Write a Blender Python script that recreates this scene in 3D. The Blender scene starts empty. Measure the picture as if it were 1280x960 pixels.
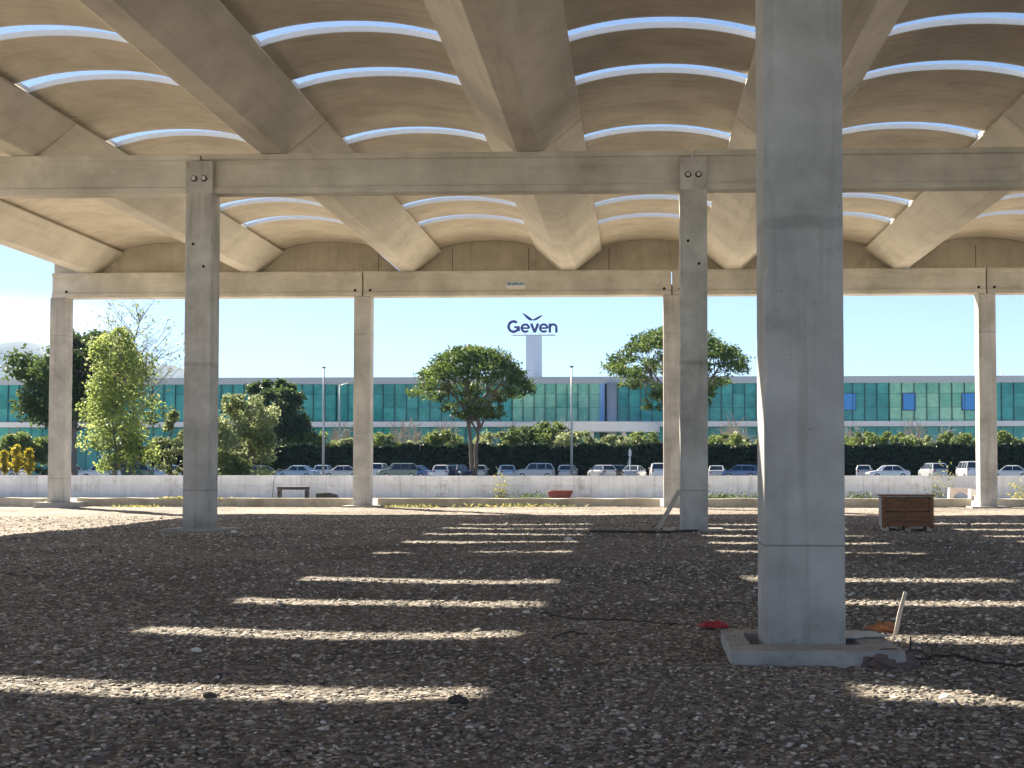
import bpy, bmesh, math, random
import numpy as np
from mathutils import Vector, Matrix
random.seed(11)
RNG = np.random.default_rng(7)
PI = math.pi
scene = bpy.context.scene
COL = scene.collection

# ------------------------------------------------------------------ camera model
H_EYE = 1.423
F_PX, PITCH, YAW, CX, CY = 1688.2, 0.0348, 0.0391, 729.3, 528.1
_F = Vector((-math.sin(YAW) * math.cos(PITCH), math.cos(YAW) * math.cos(PITCH), math.sin(PITCH)))
_R = Vector((math.cos(YAW), math.sin(YAW), 0))
_U = _R.cross(_F)


def at(px, py, Y):
    """world point at depth Y seen at photo pixel (px, py)"""
    d = _R * ((px - CX) / F_PX) - _U * ((py - CY) / F_PX) + _F
    p = d * (Y / d.y)
    return Vector((p.x, p.y, p.z + H_EYE))


def ax(px, Y):
    return at(px, 586, Y).x


def az(py, Y):
    return at(730, py, Y).z


# ------------------------------------------------------------------ materials
def nn(nt, t, **kw):
    n = nt.nodes.new(t)
    for k, v in kw.items():
        if k in n.inputs:
            n.inputs[k].default_value = v
        else:
            setattr(n, k, v)
    return n


def mat_base(name):
    m = bpy.data.materials.new(name)
    m.use_nodes = True
    nt = m.node_tree
    return m, nt, nt.nodes['Principled BSDF']


def rgb(c, a=1.0):
    return (c[0], c[1], c[2], a)


def plain(name, c, rough=0.6, metal=0.0, var=0.12, scale=6.0, bump=0.0, spec=0.5):
    m, nt, b = mat_base(name)
    L = nt.links.new
    tc = nn(nt, 'ShaderNodeTexCoord')
    no = nn(nt, 'ShaderNodeTexNoise', Scale=scale, Detail=5.0, Roughness=0.6)
    L(tc.outputs['Object'], no.inputs['Vector'])
    mp = nn(nt, 'ShaderNodeMapRange')
    mp.inputs['To Min'].default_value = 1 - var
    mp.inputs['To Max'].default_value = 1 + var
    L(no.outputs['Fac'], mp.inputs['Value'])
    mx = nn(nt, 'ShaderNodeVectorMath', operation='SCALE')
    mx.inputs[0].default_value = c
    L(mp.outputs[0], mx.inputs['Scale'])
    L(mx.outputs[0], b.inputs['Base Color'])
    b.inputs['Roughness'].default_value = rough
    b.inputs['Metallic'].default_value = metal
    b.inputs['Specular IOR Level'].default_value = spec
    if bump:
        bp = nn(nt, 'ShaderNodeBump', Strength=bump, Distance=0.02)
        L(no.outputs['Fac'], bp.inputs['Height'])
        L(bp.outputs[0], b.inputs['Normal'])
    return m


def concrete(name, ca, cb, scale=0.6, streak=0.35, rough=0.85, bands=(), pores=0.35, bump=0.25, axis='Z', stains=0.0, seed=0.0):
    m, nt, b = mat_base(name)
    L = nt.links.new
    tc = nn(nt, 'ShaderNodeTexCoord')
    oi = nn(nt, 'ShaderNodeObjectInfo')
    off = nn(nt, 'ShaderNodeVectorMath', operation='SCALE')
    off.inputs[0].default_value = (37.0, 19.0, 53.0)
    L(oi.outputs['Random'], off.inputs['Scale'])
    add = nn(nt, 'ShaderNodeVectorMath', operation='ADD')
    L(tc.outputs['Object'], add.inputs[0])
    L(off.outputs[0], add.inputs[1])
    vec = add.outputs[0]
    n1 = nn(nt, 'ShaderNodeTexNoise', Scale=scale, Detail=7.0, Roughness=0.62)
    L(vec, n1.inputs['Vector'])
    mr1 = nn(nt, 'ShaderNodeMapRange')
    mr1.inputs['From Min'].default_value = 0.36
    mr1.inputs['From Max'].default_value = 0.64
    L(n1.outputs['Fac'], mr1.inputs['Value'])
    mix = nn(nt, 'ShaderNodeMix', data_type='RGBA')
    mix.inputs['A'].default_value = rgb(ca)
    mix.inputs['B'].default_value = rgb(cb)
    L(mr1.outputs[0], mix.inputs['Factor'])
    col = mix.outputs['Result']

    def mul(col, fac_socket, dark, amount=1.0):
        x = nn(nt, 'ShaderNodeMix', data_type='RGBA', blend_type='MULTIPLY')
        x.inputs['B'].default_value = rgb(dark)
        if fac_socket is not None:
            L(fac_socket, x.inputs['Factor'])
        L(col, x.inputs['A'])
        return x.outputs['Result']
    # streaks running down
    mpg = nn(nt, 'ShaderNodeMapping')
    mpg.inputs['Scale'].default_value = {'Z': (5, 5, 0.25), 'Y': (4, 0.3, 4), 'X': (0.3, 4, 4)}[axis]
    L(vec, mpg.inputs['Vector'])
    n2 = nn(nt, 'ShaderNodeTexNoise', Scale=1.2, Detail=4.0, Roughness=0.6)
    L(mpg.outputs[0], n2.inputs['Vector'])
    r2 = nn(nt, 'ShaderNodeMapRange')
    r2.inputs['From Min'].default_value = 0.52
    r2.inputs['From Max'].default_value = 0.75
    r2.inputs['To Max'].default_value = streak
    L(n2.outputs['Fac'], r2.inputs['Value'])
    col = mul(col, r2.outputs[0], (0.55, 0.53, 0.48))
    # pale bloom patches
    n4 = nn(nt, 'ShaderNodeTexNoise', Scale=2.3, Detail=6.0, Roughness=0.7)
    L(vec, n4.inputs['Vector'])
    r4 = nn(nt, 'ShaderNodeMapRange')
    r4.inputs['From Min'].default_value = 0.58
    r4.inputs['From Max'].default_value = 0.74
    r4.inputs['To Max'].default_value = 0.22
    L(n4.outputs['Fac'], r4.inputs['Value'])
    x = nn(nt, 'ShaderNodeMix', data_type='RGBA')
    x.inputs['B'].default_value = (0.66, 0.64, 0.60, 1)
    L(r4.outputs[0], x.inputs['Factor'])
    L(col, x.inputs['A'])
    col = x.outputs['Result']
    # pores
    vo = nn(nt, 'ShaderNodeTexVoronoi', Scale=16.0, Randomness=1.0)
    L(vec, vo.inputs['Vector'])
    r3 = nn(nt, 'ShaderNodeMapRange')
    r3.inputs['From Min'].default_value = 0.06
    r3.inputs['From Max'].default_value = 0.12
    r3.inputs['To Min'].default_value = pores
    r3.inputs['To Max'].default_value = 0.0
    L(vo.outputs['Distance'], r3.inputs['Value'])
    n5 = nn(nt, 'ShaderNodeTexNoise', Scale=1.7, Detail=2.0)
    L(vec, n5.inputs['Vector'])
    r5 = nn(nt, 'ShaderNodeMapRange')
    r5.inputs['From Min'].default_value = 0.5
    r5.inputs['From Max'].default_value = 0.62
    L(n5.outputs['Fac'], r5.inputs['Value'])
    mm = nn(nt, 'ShaderNodeMath', operation='MULTIPLY')
    L(r3.outputs[0], mm.inputs[0])
    L(r5.outputs[0], mm.inputs[1])
    col = mul(col, mm.outputs[0], (0.35, 0.34, 0.31))
    vo2 = nn(nt, 'ShaderNodeTexVoronoi', Scale=5.0, Randomness=1.0)
    L(vec, vo2.inputs['Vector'])
    r7 = nn(nt, 'ShaderNodeMapRange')
    r7.inputs['From Min'].default_value = 0.03
    r7.inputs['From Max'].default_value = 0.055
    r7.inputs['To Min'].default_value = pores
    r7.inputs['To Max'].default_value = 0.0
    L(vo2.outputs['Distance'], r7.inputs['Value'])
    col = mul(col, r7.outputs[0], (0.30, 0.29, 0.27))
    if stains:
        n6 = nn(nt, 'ShaderNodeTexNoise', Scale=0.9, Detail=8.0, Roughness=0.7)
        L(tc.outputs['Object'], n6.inputs['Vector'])
        r6 = nn(nt, 'ShaderNodeMapRange')
        r6.inputs['From Min'].default_value = 0.55
        r6.inputs['From Max'].default_value = 0.66
        r6.inputs['To Max'].default_value = stains
        L(n6.outputs['Fac'], r6.inputs['Value'])
        col = mul(col, r6.outputs[0], (0.50, 0.47, 0.40))
    # casting joints: thin dark bands at given heights
    if bands:
        sx = nn(nt, 'ShaderNodeSeparateXYZ')
        L(tc.outputs['Object'], sx.inputs[0])
        nw = nn(nt, 'ShaderNodeTexNoise', Scale=3.0, Detail=3.0)
        L(vec, nw.inputs['Vector'])
        for (z, hw, dk) in bands:
            a1 = nn(nt, 'ShaderNodeMath', operation='MULTIPLY_ADD')
            L(nw.outputs['Fac'], a1.inputs[0])
            a1.inputs[1].default_value = hw * 1.2
            L(sx.outputs['Z'], a1.inputs[2])
            s1 = nn(nt, 'ShaderNodeMath', operation='SUBTRACT')
            L(a1.outputs[0], s1.inputs[0])
            s1.inputs[1].default_value = z + hw * 0.6
            ab = nn(nt, 'ShaderNodeMath', operation='ABSOLUTE')
            L(s1.outputs[0], ab.inputs[0])
            rr = nn(nt, 'ShaderNodeMapRange')
            rr.inputs['From Min'].default_value = hw * 0.5
            rr.inputs['From Max'].default_value = hw
            rr.inputs['To Min'].default_value = dk
            rr.inputs['To Max'].default_value = 0.0
            L(ab.outputs[0], rr.inputs['Value'])
            col = mul(col, rr.outputs[0], (0.35, 0.34, 0.32))
    L(col, b.inputs['Base Color'])
    b.inputs['Roughness'].default_value = rough
    b.inputs['Specular IOR Level'].default_value = 0.3
    nb = nn(nt, 'ShaderNodeTexNoise', Scale=14.0, Detail=8.0, Roughness=0.65)
    L(vec, nb.inputs['Vector'])
    ad = nn(nt, 'ShaderNodeMath', operation='ADD')
    L(nb.outputs['Fac'], ad.inputs[0])
    L(n1.outputs['Fac'], ad.inputs[1])
    bp = nn(nt, 'ShaderNodeBump', Strength=bump, Distance=0.01)
    L(ad.outputs[0], bp.inputs['Height'])
    L(bp.outputs[0], b.inputs['Normal'])
    return m


def foliage(name, ca, cb, trans=0.45):
    m, nt, b = mat_base(name)
    L = nt.links.new
    at_ = nn(nt, 'ShaderNodeAttribute', attribute_name='tone')
    mix = nn(nt, 'ShaderNodeMix', data_type='RGBA')
    mix.inputs['A'].default_value = rgb(ca)
    mix.inputs['B'].default_value = rgb(cb)
    L(at_.outputs['Fac'], mix.inputs['Factor'])
    L(mix.outputs['Result'], b.inputs['Base Color'])
    b.inputs['Roughness'].default_value = 0.55
    b.inputs['Specular IOR Level'].default_value = 0.3
    tr = nn(nt, 'ShaderNodeBsdfTranslucent')
    br = nn(nt, 'ShaderNodeVectorMath', operation='SCALE')
    br.inputs['Scale'].default_value = 1.5
    L(mix.outputs['Result'], br.inputs[0])
    L(br.outputs[0], tr.inputs['Color'])
    ms = nn(nt, 'ShaderNodeMixShader', Fac=trans)
    L(b.outputs[0], ms.inputs[1])
    L(tr.outputs[0], ms.inputs[2])
    L(ms.outputs[0], nt.nodes['Material Output'].inputs['Surface'])
    return m


M = {}
CA, CB = (0.40, 0.375, 0.325), (0.55, 0.52, 0.455)
for nm_, bd_ in (('column0', ((0.80, 0.010, 0.7), (3.46, 0.07, 0.28), (0.02, 0.30, 0.3))), ('column1', ((0.92, 0.014, 0.6), (3.97, 0.07, 0.3), (0.0, 0.25, 0.25))), ('column2', ((1.10, 0.02, 0.35), (6.7, 0.03, 0.35)))):
    M[nm_] = concrete('column_concrete', (0.38, 0.372, 0.345), (0.60, 0.59, 0.555), bands=bd_, pores=0.75, streak=0.6, stains=0.35, scale=0.9, bump=0.35)
M['beam'] = concrete('beam_concrete', (0.46, 0.44, 0.385), (0.68, 0.655, 0.58), axis='X', streak=0.35, stains=0.2, pores=0.6)
M['vbeam'] = concrete('roof_beam_concrete', (0.55, 0.52, 0.45), (0.69, 0.655, 0.57), axis='Y', streak=0.35, scale=0.5, stains=0.2)
M['panel'] = concrete('roof_panel_concrete', (0.54, 0.49, 0.40), (0.70, 0.645, 0.54), axis='X', streak=0.5, scale=0.6, stains=0.2)
M['infill'] = concrete('infill_concrete', (0.46, 0.425, 0.35), (0.60, 0.56, 0.47), stains=0.4, scale=0.9)
M['footing'] = concrete('footing_concrete', (0.34, 0.33, 0.31), (0.50, 0.48, 0.45), scale=2.5, streak=0.3, stains=0.4, pores=0.7, bump=0.6)
M['plinth'] = concrete('plinth_concrete', (0.42, 0.38, 0.30), (0.58, 0.53, 0.44), scale=1.2, stains=0.5)
M['wall'] = concrete('wall_concrete', (0.64, 0.64, 0.65), (0.80, 0.80, 0.81), scale=0.8, streak=0.6, stains=0.55)
M['dark_gap'] = plain('dark_rubber', (0.02, 0.02, 0.02), 0.9)
M['bolt'] = plain('galvanised_bolt', (0.55, 0.54, 0.52), 0.45, 0.6)
M['hole'] = plain('hole_shade_and_joint', (0.015, 0.014, 0.013), 1.0)  # near-black: painted shade for holes and recesses, also dark joints
M['bark'] = plain('bark', (0.16, 0.12, 0.09), 0.9, var=0.4, scale=9, bump=0.5)
M['bark_grey'] = plain('grey_bark', (0.20, 0.18, 0.155), 0.9, var=0.4, scale=9, bump=0.5)
M['twig'] = plain('bare_twigs', (0.35, 0.32, 0.285), 0.9, var=0.3)
M['pine'] = foliage('pine_needles', (0.028, 0.060, 0.014), (0.14, 0.20, 0.045), 0.4)
M['darkleaf'] = foliage('dark_leaves', (0.025, 0.05, 0.018), (0.085, 0.125, 0.035), 0.4)
M['yellowleaf'] = foliage('yellow_green_leaves', (0.13, 0.18, 0.05), (0.34, 0.40, 0.13), 0.5)
M['olive'] = foliage('olive_leaves', (0.11, 0.145, 0.06), (0.28, 0.32, 0.15), 0.4)
M['hedge'] = foliage('hedge_leaves', (0.010, 0.022, 0.012), (0.030, 0.055, 0.022), 0.25)
M['shrub'] = foliage('shrub_leaves', (0.045, 0.08, 0.022), (0.155, 0.20, 0.055), 0.45)
M['weed'] = foliage('weed_leaves', (0.12, 0.14, 0.05), (0.30, 0.28, 0.12), 0.45)
M['weed_dark'] = foliage('dark_weed_leaves', (0.03, 0.05, 0.02), (0.09, 0.13, 0.05), 0.4)
M['goldleaf'] = foliage('golden_leaves', (0.30, 0.25, 0.02), (0.50, 0.42, 0.05), 0.45)
M['white_metal'] = plain('white_coated_metal', (0.72, 0.73, 0.74), 0.45, var=0.06, scale=1.0)
M['grey_metal'] = plain('grey_metal', (0.42, 0.45, 0.48), 0.4, 0.3, var=0.08)
M['pole'] = plain('galvanised_pole', (0.50, 0.51, 0.52), 0.5, 0.2)
M['indigo'] = plain('indigo_letter_face', (0.035, 0.035, 0.20), 0.4, var=0.05)
M['rail_grey'] = plain('pale_grey_rail', (0.6, 0.62, 0.65), 0.5)
M['pylon'] = plain('pale_pylon_cladding', (0.55, 0.62, 0.74), 0.5, var=0.05, scale=0.5)
M['black'] = plain('black_plastic', (0.018, 0.018, 0.019), 0.55)
M['dusty_black'] = plain('dusty_black_plastic', (0.05, 0.047, 0.044), 0.8, var=0.4, scale=8)
M['rubber'] = plain('tyre_rubber', (0.02, 0.02, 0.02), 0.85)
M['rim'] = plain('alloy_rim', (0.5, 0.5, 0.52), 0.3, 0.8)
M['carglass'] = plain('car_glass', (0.03, 0.045, 0.07), 0.05, var=0.0)
M['lamp_white'] = plain('headlamp_lens', (0.75, 0.77, 0.8), 0.15)
M['lamp_red'] = plain('tail_lamp_lens', (0.4, 0.02, 0.02), 0.2)
M['woodcrate'] = None
M['red'] = plain('red_plastic_tape', (0.42, 0.035, 0.05), 0.5)
M['redbarrow'] = plain('dark_red_steel', (0.13, 0.022, 0.02), 0.55)
M['orange'] = plain('orange_clay', (0.36, 0.15, 0.07), 0.8, var=0.3)
M['orange_mark'] = plain('orange_plastic', (0.75, 0.14, 0.05), 0.5)
M['timber'] = plain('weathered_and_sun_toned_timber', (0.50, 0.46, 0.40), 0.85, var=0.25, scale=14)  # weathered stake; on the crate sides the paleness stands in for sun
M['plank'] = plain('pale_plank', (0.62, 0.58, 0.50), 0.8, var=0.2, scale=12)
M['rock'] = plain('dark_rock', (0.07, 0.06, 0.055), 0.9, var=0.3, scale=12, bump=0.6)
M['sack'] = plain('torn_brown_sack', (0.17, 0.125, 0.115), 0.9, var=0.35, scale=9)
M['pinkrag'] = plain('dusty_pink_rag', (0.26, 0.19, 0.18), 0.9, var=0.35, scale=14)
M['whitecloth'] = plain('white_sheet', (0.75, 0.73, 0.70), 0.8)
M['barrier'] = plain('pinkish_barrier', (0.60, 0.50, 0.44), 0.8)
M['asphalt'] = plain('asphalt', (0.06, 0.06, 0.062), 0.9, var=0.25, scale=3)
M['blue_panel'] = plain('blue_window', (0.02, 0.24, 0.66), 0.2, var=0.1)
M['darkwin'] = plain('dark_blue_window_frame', (0.02, 0.035, 0.09), 0.3)


def wood_crate_mat():
    m, nt, b = mat_base('dark_brown_boards')
    L = nt.links.new
    tc = nn(nt, 'ShaderNodeTexCoord')
    mp = nn(nt, 'ShaderNodeMapping')
    mp.inputs['Scale'].default_value = (1.5, 10, 22)
    L(tc.outputs['Object'], mp.inputs['Vector'])
    n = nn(nt, 'ShaderNodeTexNoise', Scale=2.0, Detail=6.0, Roughness=0.6)
    L(mp.outputs[0], n.inputs['Vector'])
    r = nn(nt, 'ShaderNodeValToRGB')
    r.color_ramp.elements[0].color = (0.14, 0.062, 0.028, 1)
    r.color_ramp.elements[0].position = 0.3
    r.color_ramp.elements[1].color = (0.33, 0.17, 0.085, 1)
    r.color_ramp.elements[1].position = 0.72
    L(n.outputs['Fac'], r.inputs['Fac'])
    L(r.outputs['Color'], b.inputs['Base Color'])
    b.inputs['Roughness'].default_value = 0.75
    bp = nn(nt, 'ShaderNodeBump', Strength=0.3, Distance=0.005)
    L(n.outputs['Fac'], bp.inputs['Height'])
    L(bp.outputs[0], b.inputs['Normal'])
    return m


M['woodcrate'] = wood_crate_mat()


def glass_wall_mat(name, ca, cb, cell=2.4):
    m, nt, b = mat_base(name)
    L = nt.links.new
    gi = nn(nt, 'ShaderNodeNewGeometry')
    tc = nn(nt, 'ShaderNodeTexCoord')
    n = nn(nt, 'ShaderNodeTexNoise', Scale=0.55, Detail=7.0, Roughness=0.72, Distortion=1.2)
    L(tc.outputs['Object'], n.inputs['Vector'])
    a = nn(nt, 'ShaderNodeMath', operation='MULTIPLY_ADD')
    L(gi.outputs['Random Per Island'], a.inputs[0])
    a.inputs[1].default_value = 0.55
    mr = nn(nt, 'ShaderNodeMapRange')
    mr.inputs['From Min'].default_value = 0.35
    mr.inputs['From Max'].default_value = 0.7
    mr.inputs['To Max'].default_value = 0.65
    L(n.outputs['Fac'], mr.inputs['Value'])
    L(mr.outputs[0], a.inputs[2])
    mix = nn(nt, 'ShaderNodeMix', data_type='RGBA')
    mix.inputs['A'].default_value = rgb(ca)
    mix.inputs['B'].default_value = rgb(cb)
    L(a.outputs[0], mix.inputs['Factor'])
    L(mix.outputs['Result'], b.inputs['Base Color'])
    b.inputs['Roughness'].default_value = 0.12
    b.inputs['Specular IOR Level'].default_value = 0.3
    return m


M['teal'] = glass_wall_mat('teal_glazing', (0.012, 0.175, 0.185), (0.07, 0.42, 0.40))
M['teal_pale'] = glass_wall_mat('pale_green_glazing', (0.09, 0.42, 0.31), (0.40, 0.74, 0.52))
M['mullion'] = plain('dark_teal_mullion', (0.015, 0.07, 0.08), 0.4)


def car_paint(name, c):
    m, nt, b = mat_base(name)
    b.inputs['Base Color'].default_value = rgb(c)
    b.inputs['Roughness'].default_value = 0.28
    b.inputs['Metallic'].default_value = 0.15
    b.inputs['Coat Weight'].default_value = 0.6
    b.inputs['Coat Roughness'].default_value = 0.06
    return m


def skylight_mat():
    m, nt, b = mat_base('clear_skylight_sheet')
    L = nt.links.new
    tc = nn(nt, 'ShaderNodeTexCoord')
    mp = nn(nt, 'ShaderNodeMapping')
    mp.inputs['Scale'].default_value = (1.6, 7.0, 7.0)
    L(tc.outputs['Object'], mp.inputs['Vector'])
    n = nn(nt, 'ShaderNodeTexNoise', Scale=1.6, Detail=8.0, Roughness=0.72)
    L(mp.outputs[0], n.inputs['Vector'])
    mr = nn(nt, 'ShaderNodeMapRange')
    mr.inputs['From Min'].default_value = 0.42
    mr.inputs['From Max'].default_value = 0.70
    mr.inputs['To Min'].default_value = 0.0
    mr.inputs['To Max'].default_value = 0.30
    L(n.outputs['Fac'], mr.inputs['Value'])
    tr = nn(nt, 'ShaderNodeBsdfTransparent')
    tr.inputs['Color'].default_value = (0.95, 0.98, 1.0, 1)
    tl = nn(nt, 'ShaderNodeBsdfTranslucent')
    tl.inputs['Color'].default_value = (0.10, 0.14, 0.20, 1)
    ms = nn(nt, 'ShaderNodeMixShader')
    L(mr.outputs[0], ms.inputs['Fac'])
    L(tr.outputs[0], ms.inputs[1])
    L(tl.outputs[0], ms.inputs[2])
    L(ms.outputs[0], nt.nodes['Material Output'].inputs['Surface'])
    return m


M['skylight'] = skylight_mat()
M['skyframe'] = plain('white_skylight_frame', (0.78, 0.80, 0.82), 0.5, var=0.08)


def gravel_mat():
    m, nt, b = mat_base('crushed_gravel')
    L = nt.links.new
    tc = nn(nt, 'ShaderNodeTexCoord')
    v1 = nn(nt, 'ShaderNodeTexVoronoi', Scale=26.0)
    v2 = nn(nt, 'ShaderNodeTexVoronoi', Scale=11.0)
    nl = nn(nt, 'ShaderNodeTexNoise', Scale=0.28, Detail=6.0, Roughness=0.65)
    nf = nn(nt, 'ShaderNodeTexNoise', Scale=60.0, Detail=3.0)
    for n in (v1, v2, nl, nf):
        L(tc.outputs['Object'], n.inputs['Vector'])
    sep = nn(nt, 'ShaderNodeSeparateColor')
    L(v1.outputs['Color'], sep.inputs[0])
    ramp = nn(nt, 'ShaderNodeValToRGB')
    cr = ramp.color_ramp
    cr.elements[0].color = (0.12, 0.107, 0.097, 1)
    cr.elements[1].color = (0.60, 0.55, 0.49, 1)
    e = cr.elements.new(0.45)
    e.color = (0.20, 0.178, 0.155, 1)
    e = cr.elements.new(0.88)
    e.color = (0.31, 0.275, 0.238, 1)
    L(sep.outputs[0], ramp.inputs['Fac'])
    sc = nn(nt, 'ShaderNodeMapRange')
    sc.inputs['From Min'].default_value = 0.3
    sc.inputs['From Max'].default_value = 0.7
    sc.inputs['To Min'].default_value = 0.58
    sc.inputs['To Max'].default_value = 1.42
    L(nl.outputs['Fac'], sc.inputs['Value'])
    ml = nn(nt, 'ShaderNodeVectorMath', operation='SCALE')
    L(ramp.outputs['Color'], ml.inputs[0])
    L(sc.outputs[0], ml.inputs['Scale'])
    L(ml.outputs[0], b.inputs['Base Color'])
    b.inputs['Roughness'].default_value = 0.95
    b.inputs['Specular IOR Level'].default_value = 0.2
    a = nn(nt, 'ShaderNodeMath', operation='ADD')
    L(v1.outputs['Distance'], a.inputs[0])
    L(v2.outputs['Distance'], a.inputs[1])
    bp = nn(nt, 'ShaderNodeBump', Strength=0.45, Distance=0.04)
    bp.invert = True
    L(a.outputs[0], bp.inputs['Height'])
    L(bp.outputs[0], b.inputs['Normal'])
    return m


def stone_mat():
    m, nt, b = mat_base('gravel_stone')
    L = nt.links.new
    at_ = nn(nt, 'ShaderNodeAttribute', attribute_name='tone')
    ramp = nn(nt, 'ShaderNodeValToRGB')
    cr = ramp.color_ramp
    cr.elements[0].color = (0.10, 0.09, 0.083, 1)
    cr.elements[1].color = (0.85, 0.83, 0.79, 1)
    e = cr.elements.new(0.5)
    e.color = (0.31, 0.282, 0.25, 1)
    e = cr.elements.new(0.9)
    e.color = (0.52, 0.47, 0.41, 1)
    L(at_.outputs['Fac'], ramp.inputs['Fac'])
    tc = nn(nt, 'ShaderNodeTexCoord')
    n = nn(nt, 'ShaderNodeTexNoise', Scale=35.0, Detail=3.0)
    L(tc.outputs['Object'], n.inputs['Vector'])
    mr = nn(nt, 'ShaderNodeMapRange')
    mr.inputs['To Min'].default_value = 0.7
    mr.inputs['To Max'].default_value = 1.3
    L(n.outputs['Fac'], mr.inputs['Value'])
    ml = nn(nt, 'ShaderNodeVectorMath', operation='SCALE')
    L(ramp.outputs['Color'], ml.inputs[0])
    L(mr.outputs[0], ml.inputs['Scale'])
    L(ml.outputs[0], b.inputs['Base Color'])
    b.inputs['Roughness'].default_value = 0.8
    b.inputs['Specular IOR Level'].default_value = 0.35
    return m


M['gravel'] = gravel_mat()
M['stone'] = stone_mat()
M['dirt'] = plain('dry_ground', (0.55, 0.50, 0.41), 0.95, var=0.3, scale=0.4)
M['yard'] = plain('pale_yard_concrete', (0.50, 0.47, 0.41), 0.9, var=0.15, scale=0.6)
M['hill'] = plain('wooded_hill', (0.018, 0.03, 0.03), 0.95, var=0.3, scale=0.004)


# ------------------------------------------------------------------ mesh builder
class MB:
    def __init__(s):
        s.v, s.f = [], []

    def add(s, verts, faces):
        o = len(s.v)
        s.v += [tuple(v) for v in verts]
        s.f += [tuple(i + o for i in f) for f in faces]
        return s

    def box(s, x0, x1, y0, y1, z0, z1, rot=None):
        vs = [Vector((x, y, z)) for x in (x0, x1) for y in (y0, y1) for z in (z0, z1)]
        if rot is not None:
            vs = [rot @ v for v in vs]
        return s.add(vs, [(0, 1, 3, 2), (4, 6, 7, 5), (0, 4, 5, 1), (2, 3, 7, 6), (0, 2, 6, 4), (1, 5, 7, 3)])

    def prism(s, prof, a, b, axis='Y'):
        """closed 2-D profile (counter-clockwise) extruded along an axis"""
        n = len(prof)

        def P(p, t):
            return {'Y': (p[0], t, p[1]), 'X': (t, p[0], p[1]), 'Z': (p[0], p[1], t)}[axis]
        vs = [P(p, a) for p in prof] + [P(p, b) for p in prof]
        fs = [(i, (i + 1) % n, n + (i + 1) % n, n + i) for i in range(n)]
        fs += [tuple(range(n - 1, -1, -1)), tuple(range(n, 2 * n))]
        return s.add(vs, fs)

    def tube(s, pts, r, n=8, cap=True):
        pts = [Vector(p) for p in pts]
        rs = r if isinstance(r, (list, tuple)) else [r] * len(pts)
        vs, fs = [], []
        for i, p in enumerate(pts):
            t = (pts[min(i + 1, len(pts) - 1)] - pts[max(i - 1, 0)])
            if t.length < 1e-9:
                t = Vector((0, 0, 1))
            t.normalize()
            a = Vector((1, 0, 0)) if abs(t.x) < 0.8 else Vector((0, 1, 0))
            u = t.cross(a).normalized()
            w = t.cross(u)
            for k in range(n):
                g = 2 * PI * k / n
                vs.append(p + (u * math.cos(g) + w * math.sin(g)) * rs[i])
        for i in range(len(pts) - 1):
            for k in range(n):
                k2 = (k + 1) % n
                fs.append((i * n + k, i * n + k2, (i + 1) * n + k2, (i + 1) * n + k))
        if cap:
            fs.append(tuple(range(n - 1, -1, -1)))
            fs.append(tuple(range((len(pts) - 1) * n, len(pts) * n)))
        return s.add(vs, fs)

    def build(s, name, m, parent=None, loc=None, smooth=False, bevel=0.0, seg=2):
        me = bpy.data.meshes.new(name)
        me.from_pydata(s.v, [], s.f)
        bm = bmesh.new()
        bm.from_mesh(me)
        bmesh.ops.recalc_face_normals(bm, faces=bm.faces)
        if bevel:
            es = [e for e in bm.edges if len(e.link_faces) == 2 and e.calc_face_angle(0) > 0.5]
            bmesh.ops.bevel(bm, geom=es, offset=bevel, segments=seg, profile=0.6, affect='EDGES', clamp_overlap=True)
        bm.to_mesh(me)
        bm.free()
        me.materials.append(m)
        if smooth:
            me.polygons.foreach_set('use_smooth', [True] * len(me.polygons))
        o = bpy.data.objects.new(name, me)
        COL.objects.link(o)
        if parent is not None:
            o.parent = parent
        if loc is not None:
            o.location = loc
        return o


def loft(mb, secs, close=True):
    n = len(secs[0])
    vs = [p for s in secs for p in s]
    fs = []
    for i in range(len(secs) - 1):
        for k in range(n):
            k2 = (k + 1) % n
            if not close and k2 == 0:
                continue
            fs.append((i * n + k, i * n + k2, (i + 1) * n + k2, (i + 1) * n + k))
    fs.append(tuple(range(n - 1, -1, -1)))
    fs.append(tuple(range((len(secs) - 1) * n, len(secs) * n)))
    mb.add(vs, fs)


def np_mesh(name, V, Fq, m, parent=None, tone=None, smooth=False, loc=None):
    """fast mesh from numpy arrays (faces all with the same vertex count)"""
    me = bpy.data.meshes.new(name)
    k = Fq.shape[1]
    me.vertices.add(len(V))
    me.vertices.foreach_set('co', np.ascontiguousarray(V, np.float32).ravel())
    me.loops.add(Fq.size)
    me.loops.foreach_set('vertex_index', np.ascontiguousarray(Fq, np.int32).ravel())
    me.polygons.add(len(Fq))
    me.polygons.foreach_set('loop_start', np.arange(0, Fq.size, k, dtype=np.int32))
    me.polygons.foreach_set('loop_total', np.full(len(Fq), k, np.int32))
    me.update(calc_edges=True)
    if tone is not None:
        a = me.attributes.new('tone', 'FLOAT', 'POINT')
        a.data.foreach_set('value', np.ascontiguousarray(tone, np.float32))
    me.polygons.foreach_set('use_smooth', np.full(len(Fq), smooth, bool))
    me.materials.append(m)
    o = bpy.data.objects.new(name, me)
    COL.objects.link(o)
    if parent is not None:
        o.parent = parent
    if loc is not None:
        o.location = loc
    return o


def tag(o, label=None, cat=None, group=None, kind=None):
    if label:
        o['label'] = label
    if cat:
        o['category'] = cat
        if 'kind' not in o and not kind:
            o['kind'] = 'thing'
    if group:
        o['group'] = group
    if kind:
        o['kind'] = kind
    return o


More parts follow.
